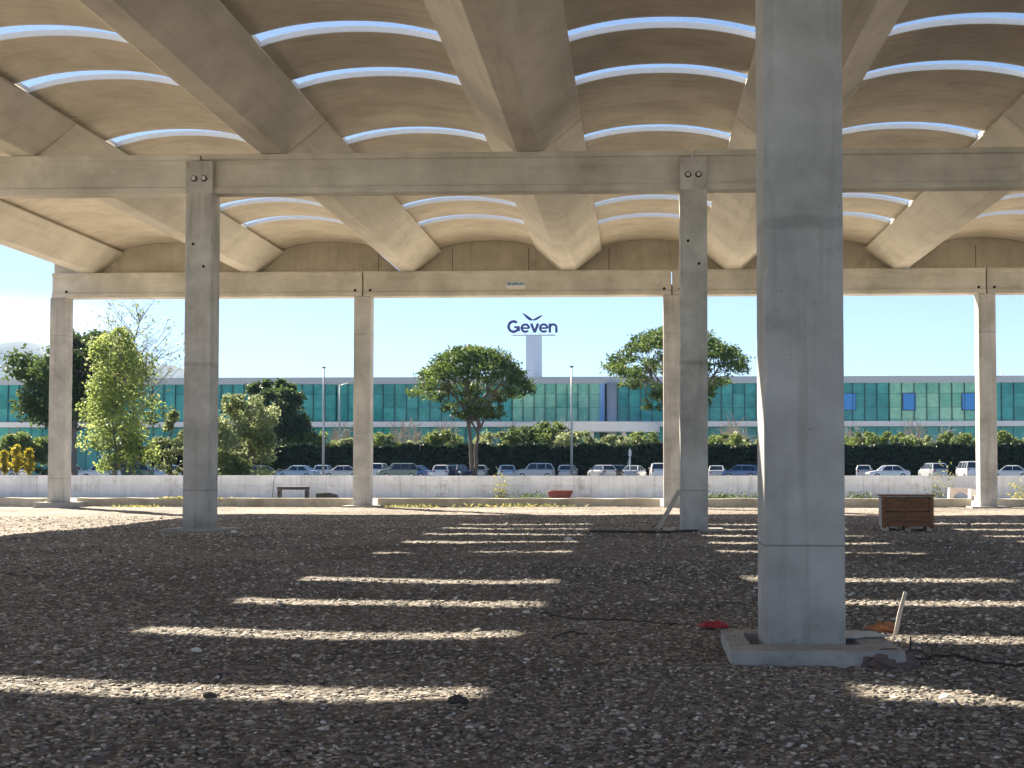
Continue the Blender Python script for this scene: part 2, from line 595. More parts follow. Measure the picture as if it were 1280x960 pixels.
def empty(name, loc, rz=0.0, label=None, cat=None, group=None):
    o = bpy.data.objects.new(name, None)
    o.empty_display_size = 0.2
    COL.objects.link(o)
    o.location = loc
    o.rotation_euler = (0, 0, rz)
    return tag(o, label, cat, group)


def copy_tree(o, parent=None):
    c = o.copy()
    COL.objects.link(c)
    if parent is not None:
        c.parent = parent
    for ch in list(o.children):
        copy_tree(ch, c)
    return c


# ------------------------------------------------------------------ ground
ROW = (11.13, 32.25, 51.88)       # front faces of the three column rows
CW = 0.655
COLX = {i: 1.0495 + 12.0 * i + CW / 2 for i in range(-2, 3)}


def smooth_noise(x, y, seed=0):
    r = np.random.default_rng(seed)
    z = np.zeros_like(x)
    for k in range(18):
        f = 0.25 * 1.32 ** k
        a = r.uniform(0, 2 * PI)
        z += np.sin((x * np.cos(a) + y * np.sin(a)) * f * 2 + r.uniform(0, 6.28)) / f ** 0.85
    return z / 6.0


def ground_z(x, y):
    t = np.clip((y - 14.0) / 16.0, 0, 1)
    return 0.020 * smooth_noise(x, y, 3) - 0.12 + 0.08 * t * t * (3 - 2 * t)


def gz(x, y):
    return float(ground_z(np.array(float(x)), np.array(float(y))))


def gp(px, py):
    """where the gravel lies at a photo pixel"""
    d = _R * ((px - CX) / F_PX) - _U * ((py - CY) / F_PX) + _F
    z = -0.08
    for _ in range(6):
        t = (z - H_EYE) / d.z
        z = gz(d.x * t, d.y * t)
    return Vector((d.x * t, d.y * t, z))


ny, nx = 520, 420
ys = np.concatenate([np.linspace(-12, 4.5, 20), 4.6 * (55.2 / 4.6) ** (np.linspace(0, 1, ny - 20))])
xs = np.sinh(np.linspace(-1, 1, nx) * 3.2) / math.sinh(3.2) * 40.0
GX, GY = np.meshgrid(xs, ys)
GZ = ground_z(GX, GY) + 0.006 * RNG.standard_normal(GX.shape)
GZ -= 0.03 * np.clip((GY - 53) / 2.2, 0, 1)
V = np.stack([GX, GY, GZ], -1).reshape(-1, 3)
I = np.arange(ny * nx).reshape(ny, nx)
Fq = np.stack([I[:-1, :-1], I[:-1, 1:], I[1:, 1:], I[1:, :-1]], -1).reshape(-1, 4)
tag(np_mesh('gravel_ground', V, Fq, M['gravel'], smooth=False), kind='structure')

MB().box(-6000, 6000, -60, 9000, -0.9, -0.30).build('ground', M['dirt'])
tag(bpy.data.objects['ground'], kind='structure')
MB().box(-140, 140, 53.2, 72.0, -0.5, -0.08).build('yard', M['yard'])
tag(bpy.data.objects['yard'], kind='structure')
MB().box(-160, 160, 72.4, 168, -0.2, 0.42).build('car_park', M['asphalt'])
tag(bpy.data.objects['car_park'], kind='structure')


def stone_field():
    bm = bmesh.new()
    bmesh.ops.create_icosphere(bm, subdivisions=1, radius=1.0)
    bv = np.array([v.co[:] for v in bm.verts])
    bf = np.array([[v.index for v in f.verts] for f in bm.faces])
    bm.free()
    protos = []
    for k in range(14):
        p = bv * RNG.uniform(0.62, 1.3, (len(bv), 1))
        p *= np.array([1.0, RNG.uniform(0.55, 1.0), RNG.uniform(0.28, 0.6)])
        protos.append(p)
    protos = np.array(protos)
    bands = [(5.8, 9.5, 640, 0.009, 0.036), (9.5, 14, 380, 0.011, 0.040), (14, 22, 140, 0.016, 0.052), (22, 42, 34, 0.022, 0.06)]
    P, S, T = [], [], []
    for (a, b, dens, s0, s1) in bands:
        x0, x1 = -0.50 * b - 1.8, 0.36 * b + 1.9
        n = int((x1 - x0) * (b - a) * dens)
        x = RNG.uniform(x0, x1, n)
        y = RNG.uniform(a, b, n)
        ok = (x > -0.50 * y - 1.8) & (x < 0.36 * y + 1.9)
        x, y = x[ok], y[ok]
        s = s0 + (s1 - s0) * RNG.beta(1.1, 4.0, len(x))
        big = RNG.uniform(size=len(x)) < 0.012
        s[big] *= RNG.uniform(1.3, 2.1, big.sum())
        P.append(np.stack([x, y], -1))
        S.append(s)
    P, S = np.concatenate(P), np.concatenate(S)
    # keep stones off the footing of the near column
    out = ~((P[:, 0] > 0.72) & (P[:, 0] < 2.14) & (P[:, 1] > 10.70) & (P[:, 1] < 12.16))
    P, S = P[out], S[out]
    pat = smooth_noise(P[:, 0] * 0.8, P[:, 1] * 0.5, 17)
    keep = RNG.uniform(size=len(P)) < np.clip(0.78 - 0.30 * pat, 0.28, 1.0)
    P, S = P[keep], S[keep]
    n = len(P)
    z = ground_z(P[:, 0], P[:, 1])
    pk = RNG.integers(0, len(protos), n)
    a = RNG.uniform(0, 2 * PI, n)
    t1 = RNG.normal(0, 0.22, n)
    ca, sa = np.cos(a), np.sin(a)
    ct, st = np.cos(t1), np.sin(t1)
    R = np.zeros((n, 3, 3))
    R[:, 0, 0], R[:, 0, 1] = ca, -sa * ct
    R[:, 0, 2] = sa * st
    R[:, 1, 0], R[:, 1, 1] = sa, ca * ct
    R[:, 1, 2] = -ca * st
    R[:, 2, 1], R[:, 2, 2] = st, ct
    vv = np.einsum('nij,nkj->nki', R, protos[pk]) * S[:, None, None]
    vv += np.stack([P[:, 0], P[:, 1], z + S * 0.12], -1)[:, None, :]
    nv = len(bv)
    ff = bf[None] + (np.arange(n) * nv)[:, None, None]
    tone = np.clip(RNG.beta(1.25, 1.35, n), 0, 1)
    br = RNG.uniform(size=n) < 0.085
    tone[br] = RNG.uniform(0.9, 1.0, br.sum())
    o = np_mesh('gravel_stones', vv.reshape(-1, 3), ff.reshape(-1, 3), M['stone'], tone=np.repeat(tone, nv))
    tag(o, kind='stuff')
    o['label'] = 'loose crushed grey stones strewn over the shaded floor'
    o['category'] = 'gravel'


stone_field()

# ------------------------------------------------------------------ columns
ZB, ZT = 8.15, 9.12                # beam underside and top


def chamfer_rect(x0, x1, y0, y1, c):
    return [(x0 + c, y0), (x1 - c, y0), (x1, y0 + c), (x1, y1 - c), (x1 - c, y1), (x0 + c, y1), (x0, y1 - c), (x0, y0 + c)]


def make_column(x, y0, label, fork, zbase=0.0, group='concrete columns holding up the roof'):
    root = empty('concrete_column', (x, y0 + CW / 2, zbase), 0, label, 'column', group)
    h = CW / 2
    b = MB()
    # arrises with small knocks and chips
    zs_ = [-0.35] + [0.1 * i for i in range(int((ZB - 0.02 - zbase) / 0.1))] + [ZB - 0.012 - zbase]
    rr = random.Random(int(x * 37 + y0 * 11))
    secs = []
    for z in zs_:
        ch = [0.016 + abs(rr.gauss(0, 0.003)) + (rr.uniform(0.008, 0.028) if rr.random() < 0.07 else 0.0) for _ in range(4)]
        c0, c1, c2, c3 = ch
        secs.append([(-h + c0, -h, z), (h - c1, -h, z), (h, -h + c1, z), (h, h - c2, z), (h - c2, h, z), (-h + c3, h, z), (-h, h - c3, z), (-h, -h + c0, z)])
    loft(b, secs)
    MC = M['column%d' % ROW.index(y0)]
    b.build('shaft', MC, root)
    if fork:
        t = MB()
        t.prism(chamfer_rect(-h, h, -h, -h + 0.10, 0.012), ZB - 0.012 - zbase, 8.93 - zbase, 'Z')
        t.build('fork_head', MC, root)
        t = MB()
        t.prism(chamfer_rect(-h, h, h - 0.10, h, 0.012), ZB - 0.012 - zbase, 8.93 - zbase, 'Z')
        t.build('fork_head', MC, root)
        for sx in (-0.125, 0.125):
            bo = MB()
            bo.tube([(sx, -h + 0.001, 8.50 - zbase), (sx, -h - 0.006, 8.50 - zbase)], 0.078, 16)
            bo.build('bolt_recess_disc', M['hole'], root)  # dark disc paints the shade of the recess round the bolt
            bo2 = MB()
            bo2.tube([(sx, -h - 0.012, 8.50 - zbase), (sx, -h - 0.05, 8.50 - zbase)], 0.052, 12)
            bo2.build('bolt', M['bolt'], root)
        for (sx, z) in ((-0.13, 6.9), (0.13, 6.35)):
            MB().tube([(sx, -h + 0.002, z), (sx, -h - 0.003, z)], 0.036, 12).build('lifting_hole', M['hole'], root)  # flat discs; the shade inside each hole is put into their colour
    else:
        t = MB()
        t.prism(chamfer_rect(-h, h, h - 0.10, h, 0.012), ZB - 0.012 - zbase, 8.62 - zbase, 'Z')
        t.build('fork_head', MC, root)
        MB().box(-h + 0.03, h - 0.03, -h + 0.03, h - 0.11, ZB - 0.010 - zbase, ZB - zbase).build('bearing_pad', M['dark_gap'], root)
    return root


make_column(COLX[0], ROW[0], 'large bare concrete column nearest the camera standing in a square collar', True)
make_column(COLX[-1], ROW[0], 'bare concrete column of the near row outside the photo at left', True)
make_column(COLX[-1], ROW[1], 'grey concrete column under the middle beam at left, with two bolts on its head', True)
make_column(COLX[0], ROW[1], 'grey concrete column under the middle beam with a plank leaning on its foot', True)
make_column(COLX[1], ROW[1], 'grey concrete column under the middle beam beyond the right edge', True)
make_column(COLX[-2], ROW[2], 'corner column at the left end of the far beam beside the yellow green tree', False, -0.03)
make_column(COLX[-1], ROW[2], 'slim beige far column standing left of the first umbrella pine', False, -0.03)
make_column(COLX[0], ROW[2], 'slim beige far column half hidden behind the leaning plank column', False, -0.03)
make_column(COLX[1], ROW[2], 'slim beige far column right of the wooden crate, its left side sunlit', False, -0.03)


def make_footing(x, y0, label, outer_l, outer_r, outer_f, outer_b, hgt, gap=0.10):
    bot = -0.45
    """cast collar with a square pocket round the column"""
    root = empty('column_footing', (x, y0 + CW / 2, 0), 0, label, 'footing', 'concrete footings round the columns')
    h = CW / 2
    b = MB()
    g = h + gap
    y_f, y_b = -h - outer_f, h + outer_b
    x_l, x_r = -h - outer_l, h + outer_r
    b.box(x_l, x_r, y_f, -h - 0.025, bot, hgt)
    b.box(x_l, -g, -h - 0.025, y_b, bot, hgt)
    b.box(g, x_r, -h - 0.025, y_b, bot, hgt)
    b.box(-g, g, g, y_b, bot, hgt)
    b.build('collar', M['footing'], root)
    return root


ft = make_footing(COLX[0], ROW[0], 'thick square concrete collar round the foot of the nearest column', 0.30, 0.40, 0.40, 0.34, 0.0, 0.12)
# roughen the near collar
for ch in ft.children:
    bm = bmesh.new()
    bm.from_mesh(ch.data)
    bmesh.ops.remove_doubles(bm, verts=bm.verts, dist=0.0005)
    bmesh.ops.subdivide_edges(bm, edges=bm.edges, cuts=6, use_grid_fill=True)
    for v in bm.verts:
        v.co += Vector((random.gauss(0, 0.005), random.gauss(0, 0.005), random.gauss(0, 0.0035)))
    bm.to_mesh(ch.data)
    bm.free()
make_footing(COLX[-1], ROW[1], 'low concrete footing flush with the gravel under the left bolted column', 0.45, 0.45, 0.25, 0.45, -0.005)
make_footing(COLX[0], ROW[1], 'low concrete footing under the column with the leaning plank', 0.40, 0.40, 0.22, 0.45, -0.005)
make_footing(COLX[-2], ROW[2], 'raised concrete footing block under the far corner column at left', 0.35, 0.55, 0.45, 0.3, 0.15, 0.02)
make_footing(COLX[-1], ROW[2], 'low concrete footing under the far column left of the umbrella pine', 0.35, 0.35, 0.4, 0.3, 0.03, 0.02)
make_footing(COLX[1], ROW[2], 'low concrete footing under the far column right of the crate', 0.4, 0.4, 0.4, 0.3, 0.02, 0.02)


# ------------------------------------------------------------------ main beams
def make_beam(i, row, label, flush):
    xa, xb = COLX[i], COLX[i + 1]
    y0 = ROW[row]
    ctr = y0 + CW / 2
    root = empty('main_beam', ((xa + xb) / 2, ctr, ZB), 0, label, 'beam', 'main beams between the columns')
    L = (xb - xa) / 2 - 0.025
    hd = ZT - ZB
    if flush:
        w, rec = CW / 2 + 0.002, 0.06
    else:
        w, rec = CW / 2 - 0.115, 0.055
    pf = [(-w, 0), (w, 0), (w, 0.155), (w - rec, 0.175), (w - rec, hd - 0.15), (w, hd - 0.13), (w, hd), (-w, hd), (-w, hd - 0.13), (-w + rec, hd - 0.15), (-w + rec, 0.175), (-w, 0.155)]
    b = MB()
    if flush and i == -2:
        b.prism(pf, -L - CW / 2 + 0.03, L, 'X')
    else:
        b.prism(pf, -L, L, 'X')
    b.build('beam_body', M['beam'], root, bevel=0.008, seg=1)
    if flush:
        for sx in (-L + 0.27, L - 0.27):
            m = MB()
            m.tube([(sx, -w + rec + 0.003, 0.24), (sx, -w + rec - 0.012, 0.24)], 0.055, 12)
            m.build('tie_hole', M['hole'], root)  # surface disc, its dark colour stands in for the shaded hole
    return root


make_beam(-2, 1, 'middle row concrete beam at left, ending on the bolted left column', False)
make_beam(-1, 1, 'middle row concrete beam spanning between the two bolted columns', False)
make_beam(0, 1, 'middle row concrete beam running behind the nearest column to the right edge', False)
make_beam(-2, 2, 'far concrete beam at left above the yellow green tree', True)
fb = make_beam(-1, 2, 'far concrete beam carrying a small white plate above the umbrella pine', True)
make_beam(0, 2, 'far concrete beam passing behind the nearest column', True)
make_beam(1, 2, 'far concrete beam at the extreme right beyond the last far column', True)
for i in (-2, -1, 0, 1):
    make_beam(i, 0, 'near row concrete beam overhead, outside the photo', False)

# small plate on the far beam
p = at(644.5, 356.5, ROW[2])
pl = empty('name_plate', (p.x, ROW[2] - 0.004 + 0.06, p.z), 0, 'small white and pale blue plate fixed to the far beam', 'plate')
MB().box(-0.37, 0.37, -0.02, 0.0, -0.14, 0.14).build('board', M['whitecloth'], pl)
MB().box(-0.368, 0.368, -0.0235, -0.0205, -0.005, 0.138).build('upper_field', plain('pale_blue_field', (0.42, 0.56, 0.66), 0.5), pl)
sc_ = MB()
xx = -0.30
for k, wd in enumerate((0.07, 0.045, 0.06, 0.05, 0.06, 0.04, 0.06, 0.05)):
    z0 = 0.03 + 0.008 * math.sin(k * 2.1)
    sc_.box(xx, xx + wd, -0.027, -0.024, z0, z0 + (0.075 if k in (0, 3) else 0.045))
    xx += wd + 0.022
sc_.build('marks', M['indigo'], pl)

# ------------------------------------------------------------------ roof
VX = [-21.5, -15.1, -8.87, -2.60, 3.70, 10.12, 16.45, 22.8]
Y0A, Y1A, Y2A, Y3A = -9.6, ROW[0] + CW / 2, ROW[1] + CW / 2, ROW[2] + CW + 0.12
ZS = 10.0
VH = 1.27


def make_vbeam(x, ya, yb, label):
    root = empty('roof_beam', (x, ya, ZT), 0, label, 'roof beam', 'tapered roof beams under the vaults')
    pf = [(-0.28, 0.012), (0.28, 0.012), (VH, ZS - ZT - 0.05), (VH, ZS - ZT), (VH - 0.09, ZS - ZT + 0.005), (VH - 0.09, ZS - ZT + 0.05), (-VH + 0.09, ZS - ZT + 0.05), (-VH + 0.09, ZS - ZT + 0.005), (-VH, ZS - ZT), (-VH, ZS - ZT - 0.05)]
    MB().prism(pf, 0.02, yb - ya - 0.02, 'Y').build('tapered_trough', M['vbeam'], root, bevel=0.010, seg=1)
    return root


near_names = {
    1: 'concrete roof beam of near bay meeting the middle beam at the left frame edge',
    2: 'dark sided near roof beam landing just right of the left bolted column',
    3: 'near roof beam landing at the centre of the middle beam',
    4: 'near roof beam hidden behind the nearest column',
    5: 'near roof beam in the upper right corner',
}
far_names = {
    0: 'outermost far roof beam along the open left edge over the corner column',
    1: 'far roof beam landing behind the left bolted column',
    2: 'far roof beam landing just right of the second far column',
    3: 'far roof beam landing right of the small white plate',
    4: 'far roof beam between the plank column and the nearest column',
    5: 'far roof beam landing left of the rightmost far column',
    6: 'far roof beam at the extreme right edge',
}
for k, x in enumerate(VX):
    make_vbeam(x, Y1A, Y2A, near_names.get(k, 'near roof beam outside the photo'))
    make_vbeam(x, Y2A, Y3A, far_names.get(k, 'far roof beam outside the photo'))
    make_vbeam(x, Y0A, Y1A, 'roof beam behind the camera outside the photo')


def arch_profile(xa, xb, t=0.07, rise=0.31, n=18):
    """underside arc then top arc, x/z local to the vault, z relative to ZS"""
    c, hw = (xa + xb) / 2, (xb - xa) / 2
    lo = []
    for i in range(n + 1):
        u = -1 + 2 * i / n
        z = rise * (1 - abs(u) ** 2.2)
        lo.append((c + u * hw, z))
    hi = [(x, z + t) for x, z in reversed(lo)]
    return lo + hi


def make_panel(k, ya, yb, label):
    xa, xb = VX[k] + VH - 0.17, VX[k + 1] - VH + 0.17
    c = (xa + xb) / 2
    root = empty('vault_shell', (c, ya, ZS + 0.053), 0, label, 'roof panel', 'arched concrete roof panels')
    pf = arch_profile(xa - c, xb - c)
    MB().prism(pf, 0.0, yb - ya, 'Y').build('shell', M['panel'], root)
    return root


def make_skylight(k, yc, label, w=1.12):
    xa, xb = VX[k] + VH - 0.17, VX[k + 1] - VH + 0.17
    c = (xa + xb) / 2
    root = empty('skylight_strip', (c, yc, ZS + 0.053), 0, label, 'skylight', 'curved skylight strips in the roof')
    # clear corrugated sheet, laid over the panel edges
    lo = arch_profile(xa - c, xb - c)[:19]
    b = MB()
    ny_ = 3
    vs, fs = [], []
    for j in range(ny_):
        y = -w / 2 - 0.06 + (w + 0.12) * j / (ny_ - 1)
        for (x, z) in lo:
            vs.append((x, y, z + 0.125))
    n = len(lo)
    for j in range(ny_ - 1):
        for i in range(n - 1):
            fs.append((j * n + i, j * n + i + 1, (j + 1) * n + i + 1, (j + 1) * n + i))
    b.add(vs, fs)
    b.build('clear_sheet', M['skylight'], root, smooth=True)
    # white upstand frame along both long edges
    fr = MB()
    for (y0, y1) in ((-w / 2, -w / 2 + 0.05), (w / 2 - 0.05, w / 2)):
        pf = [(x, z - 0.004) for x, z in lo] + [(x, z + 0.118) for x, z in reversed(lo)]
        fr.prism(pf, y0 + 0.001, y1 - 0.001, 'Y')
    for (x0, x1) in ((xa - c + 0.001, xa - c + 0.10), (xb - c - 0.10, xb - c - 0.001)):
        fr.box(x0, x1, -w / 2 + 0.051, w / 2 - 0.051, 0.03, 0.115)
    fr.build('edge_frame', M['skyframe'], root)
    return root


STRIPS1 = [20.55, 23.65, 26.75, 29.85]
STRIPS2 = [35.08, 38.35, 41.25, 44.05, 47.2]
SW = 0.76
near_vault = {1: 'the leftmost near vault', 2: 'the near vault above the left bolted column', 3: 'the near vault left of the big column', 4: 'the near vault right of the nearest column'}
far_vault = {1: 'the far vault by the left bolted column', 2: 'the far vault left of the white plate', 3: 'the far vault left of the plank column', 4: 'the far vault behind the nearest column', 5: 'the far vault at the right edge'}
ordn = ['first', 'second', 'third', 'fourth', 'fifth', 'sixth']
for k in range(len(VX) - 1):
    make_panel(k, Y0A, Y1A - 0.02, 'long arched roof shell behind the camera, outside the photo')
    # near bay
    if k == 0:
        make_panel(k, Y1A, Y2A - 0.02, 'plain arched shell over the left edge of the near bay, outside the photo')
        make_panel(k, Y2A, Y3A - 0.05, 'plain arched shell of the leftmost far vault, without skylights')
        continue
    vn = near_vault.get(k)
    edges = [Y1A] + STRIPS1 + [Y2A - 0.012]
    n = len(STRIPS1)
    for j in range(n + 1):
        a = edges[j] + (SW / 2 if j > 0 else 0)
        b = edges[j + 1] - (SW / 2 if j < n else 0)
        lab = 'arched near roof panel outside the photo'
        if vn and j == n:
            lab = 'arched panel touching the middle beam in ' + vn
        elif vn and j == n - 1:
            lab = 'arched panel between the two skylights of ' + vn
        elif vn and j == n - 2:
            lab = 'uppermost arched panel visible in ' + vn
        make_panel(k, a, b, lab)
    for j, y in enumerate(STRIPS1):
        lab = 'near skylight strip above the photo edge'
        if vn and j == n - 1:
            lab = 'curved skylight nearest the middle beam in ' + vn
        elif vn and j == n - 2:
            lab = 'curved skylight higher up in ' + vn
        make_skylight(k, y, lab, SW)
    # far bay
    vn = far_vault.get(k)
    edges = [Y2A + 0.012] + STRIPS2 + [Y3A - 0.05]
    n = len(STRIPS2)
    for j in range(n + 1):
        a = edges[j] + (SW / 2 if j > 0 else 0)
        b = edges[j + 1] - (SW / 2 if j < n else 0)
        lab = 'arched far roof panel outside the photo'
        if vn:
            lab = '%s arched panel beyond the middle beam in %s' % (ordn[j], vn)
            if j == n:
                lab = 'last arched panel against the infill in ' + vn
        make_panel(k, a, b, lab)
    for j, y in enumerate(STRIPS2):
        lab = 'far skylight strip outside the photo'
        if vn:
            lab = '%s skylight beyond the middle beam in %s' % (ordn[j], vn)
        make_skylight(k, y, lab, SW)

# arched infill panels over the far beam
inf_names = ['infill wall under the leftmost far vault, plain and unjointed', 'stained infill wall under the vault beside the left bolted column', 'jointed infill wall between the two far roof beams left of the plate',
             'infill wall over the gap left of the plank column', 'infill wall behind the nearest column', 'infill wall at the right edge above the last far column', 'infill wall outside the photo']
for k in range(len(VX) - 1):
    xa, xb = VX[k] + 0.30, VX[k + 1] - 0.30
    sa, sb = VX[k] + VH - 0.165, VX[k + 1] - VH + 0.165
    c = (xa + xb) / 2
    root = empty('infill_wall', (c, ROW[2] + 0.48, ZT), 0, inf_names[k], 'infill wall', 'arched infill walls above the far beam')
    top = [(x - c, z + ZS - ZT + 0.046) for x, z in arch_profile(sa, sb)[:19]]
    pf = [(xa - c, 0.004), (xb - c, 0.004), (VX[k + 1] - VH - c, ZS - ZT - 0.06)] + top[::-1] + [(VX[k] + VH - c, ZS - ZT - 0.06)]
    MB().prism(pf, 0.0, 0.14, 'Y').build('slab', M['infill'], root)
    js = MB()
    for jx in ({2: (-1.45, 1.55), 3: (-1.6, 1.4), 4: (0.4,), 5: (-0.2,), 1: (1.9,)}.get(k, ())):
        js.box(jx - 0.011, jx + 0.011, -0.006, -0.001, 0.02, 0.95)
    if js.v:
        js.build('joint', M['hole'], root)
# end closing piece left of the outermost roof beam
e = empty('end_block', (-22.35, ROW[2] + 0.30, ZT), 0, 'short concrete end block on the far beam over the corner column', 'concrete block')
MB().prism([(-0.58, 0.004), (0.50, 0.004), (-0.40, 0.80), (-0.58, 0.80)], 0, 0.30, 'Y').build('block', M['beam'], e)

# ------------------------------------------------------------------ plinth along the far row
pn = ['pale concrete kerb beam left of the corner column along the far edge', 'pale concrete plinth beam between corner column and second far column', 'pale concrete plinth beam at the foot of the pine view', 'pale concrete plinth beam behind the nearest column and crate', 'pale concrete plinth beam right of the last far column']
px_ = [-45, COLX[-2] - 0.45, COLX[-1] - 0.45, COLX[0] - 0.45, COLX[1] - 0.45, 40]
for k in range(5):
    a, b = px_[k] + (0.9 if k else 0), px_[k + 1]
    root = empty('plinth_beam', ((a + b) / 2, 53.0, -0.1), 0, pn[k], 'plinth', 'plinth beams along the far edge')
    hw = (b - a) / 2
    m = MB()
    n = max(2, int((b - a) / 0.5))
    for j in range(n):
        x0, x1 = -hw + 2 * hw * j / n, -hw + 2 * hw * (j + 1) / n
        h0 = 0.39 + 0.012 * math.sin((a + x0) * 3.1) + 0.008 * math.sin((a + x0) * 9.7)
        h1 = 0.39 + 0.012 * math.sin((a + x1) * 3.1) + 0.008 * math.sin((a + x1) * 9.7)
        m.add([(x0, -0.2, -0.3), (x1, -0.2, -0.3), (x1, 0.25, -0.3), (x0, 0.25, -0.3), (x0, -0.2, h0), (x1, -0.2, h1), (x1, 0.25, h1), (x0, 0.25, h0)],
              [(0, 1, 5, 4), (2, 3, 7, 6), (4, 5, 6, 7)] + ([(0, 4, 7, 3)] if j == 0 else []) + ([(1, 2, 6, 5)] if j == n - 1 else []))
    m.build('beam_body', M['plinth'], root)

# ------------------------------------------------------------------ low wall
WY = 72.0
wz = az(594.5, WY)
wall = empty('boundary_wall', (0, WY, -0.1), 0, 'long low pale concrete wall in front of the parked cars', 'wall')
nseg = 0
x = -48.0
while x < 45:
    m = MB()
    h = wz + 0.1 + random.uniform(-0.015, 0.015)
    m.prism([(0, 0), (0.2, 0), (0.2, h), (0, h), (0, h * 0.58), (0.03, h * 0.565), (0.03, h * 0.545), (0, h * 0.53)], x + 0.006, x + 5.994, 'X')
    m.build('wall_panel', M['wall'], wall)
    x += 6.0


# ------------------------------------------------------------------ foliage helpers
def leaf_quads(centers, size, tone, up=0.0, aspect=0.55):
    n = len(centers)
    a = RNG.normal(size=(n, 3))
    a /= np.linalg.norm(a, axis=1, keepdims=True)
    b = RNG.normal(size=(n, 3))
    b[:, 2] += up
    b -= a * (a * b).sum(1, keepdims=True)
    b /= np.linalg.norm(b, axis=1, keepdims=True) + 1e-9
    s = size * RNG.uniform(0.6, 1.4, (n, 1))
    a = a * s
    b = b * s * aspect
    c = centers
    v = np.stack([c - a, c - b * 0.8, c + a, c + b], 1)
    return v.reshape(-1, 3), np.arange(4 * n).reshape(n, 4), np.repeat(tone, 4)


def leaves(name, m, centers, size, tone, parent=None, up=0.0, aspect=0.55, loc=None):
    v, f, t = leaf_quads(centers, size, tone, up, aspect)
    return np_mesh(name, v, f, m, parent, t, loc=loc)


def blob_points(n, c, r, shell=0.55):
    d = RNG.normal(size=(n, 3))
    d /= np.linalg.norm(d, axis=1, keepdims=True)
    rad = (shell + (1 - shell) * RNG.uniform(size=(n, 1)) ** 0.7)
    rad *= 1 + 0.18 * RNG.normal(size=(n, 1))
    return np.asarray(c) + d * rad * np.asarray(r)


def limb(mb, p0, p1, r0, r1, bend=0.15, n=5, sides=6):
    p0, p1 = Vector(p0), Vector(p1)
    L = (p1 - p0).length
    o = Vector((random.gauss(0, 1), random.gauss(0, 1), random.gauss(0, 0.6))) * bend * L * 0.4
    pts = []
    for i in range(n + 1):
        t = i / n
        pts.append(p0.lerp(p1, t) + o * math.sin(PI * t) + Vector((random.gauss(0, 1), random.gauss(0, 1), 0)) * 0.01 * L)
    mb.tube(pts, [r0 + (r1 - r0) * i / n for i in range(n + 1)], sides)
    return pts


def umbrella_pine(x, y, z0, H, W, label, seed, lean=0.0, split=2):
    random.seed(seed)
    root = empty('umbrella_pine', (x, y, z0), 0, label, 'pine tree', 'trees beyond the wall')
    tr = MB()
    zc = H * 0.40
    forks = []
    for s in range(split):
        bx = (s - (split - 1) / 2) * 0.55
        top = Vector((lean + bx * 2.2, random.uniform(-.4, .4), zc + random.uniform(0, 1)))
        limb(tr, (bx * 0.5, 0, -0.3), top, 0.25, 0.16, 0.06, 7, 8)
        forks.append(top)
    centers, tones = [], []
    clumps = []
    ncl = 78
    for i in range(ncl):
        g = i * 2.39996
        rr = math.sqrt((i + 0.5) / ncl)
        rx = W / 2 * rr * random.uniform(0.88, 1.02)
        zt = H - 0.9 - (H * 0.30) * rr ** 2.2 * random.uniform(0.75, 1.15)
        c = Vector((lean + rx * math.cos(g), rx * math.sin(g), zt))
        clumps.append((c, random.uniform(0.75, 1.35)))
    for i in range(64):
        g = random.uniform(0, 2 * PI)
        hh = random.uniform(0.44, 0.70)
        rr = random.uniform(0.45, 1.0) * (0.40 + 0.60 * (hh - 0.44) / 0.26)
        c = Vector((lean + W / 2 * rr * math.cos(g), W / 2 * rr * math.sin(g), H * hh))
        clumps.append((c, random.uniform(0.40, 0.80)))
    subs = []
    for i in range(11):
        g = 2 * PI * i / 11 + random.uniform(-.2, .2)
        rr = random.uniform(0.35, 0.7)
        f = forks[i % split]
        p = Vector((lean + W / 2 * rr * math.cos(g), W / 2 * rr * math.sin(g), H * random.uniform(0.60, 0.72)))
        st = f - Vector((0, 0, random.uniform(0, 1.6)))
        limb(tr, st, p, 0.13, 0.06, 0.12)
        subs.append(p)
    for f in forks:
        p = Vector((f.x, f.y, H * 0.78))
        limb(tr, f, p, 0.2, 0.08, 0.1)
        subs.append(p)
    for (c, r) in clumps:
        s = min(subs, key=lambda q: (q - c).length)
        limb(tr, s, c, 0.05, 0.015, 0.1, 3, 5)
        n = int(170 * r * r)
        P = blob_points(n, c, (r * 1.15, r * 1.15, r * 0.62), 0.3)
        centers.append(P)
        tn = np.clip(random.uniform(0.1, 0.7) + RNG.normal(0, 0.2, n), 0, 1)
        tones.append(tn)
    tr.build('trunk', M['bark'], root, smooth=True)
    leaves('crown', M['pine'], np.concatenate(centers), 0.20, np.concatenate(tones), root, 0.6, 0.42)
    return root


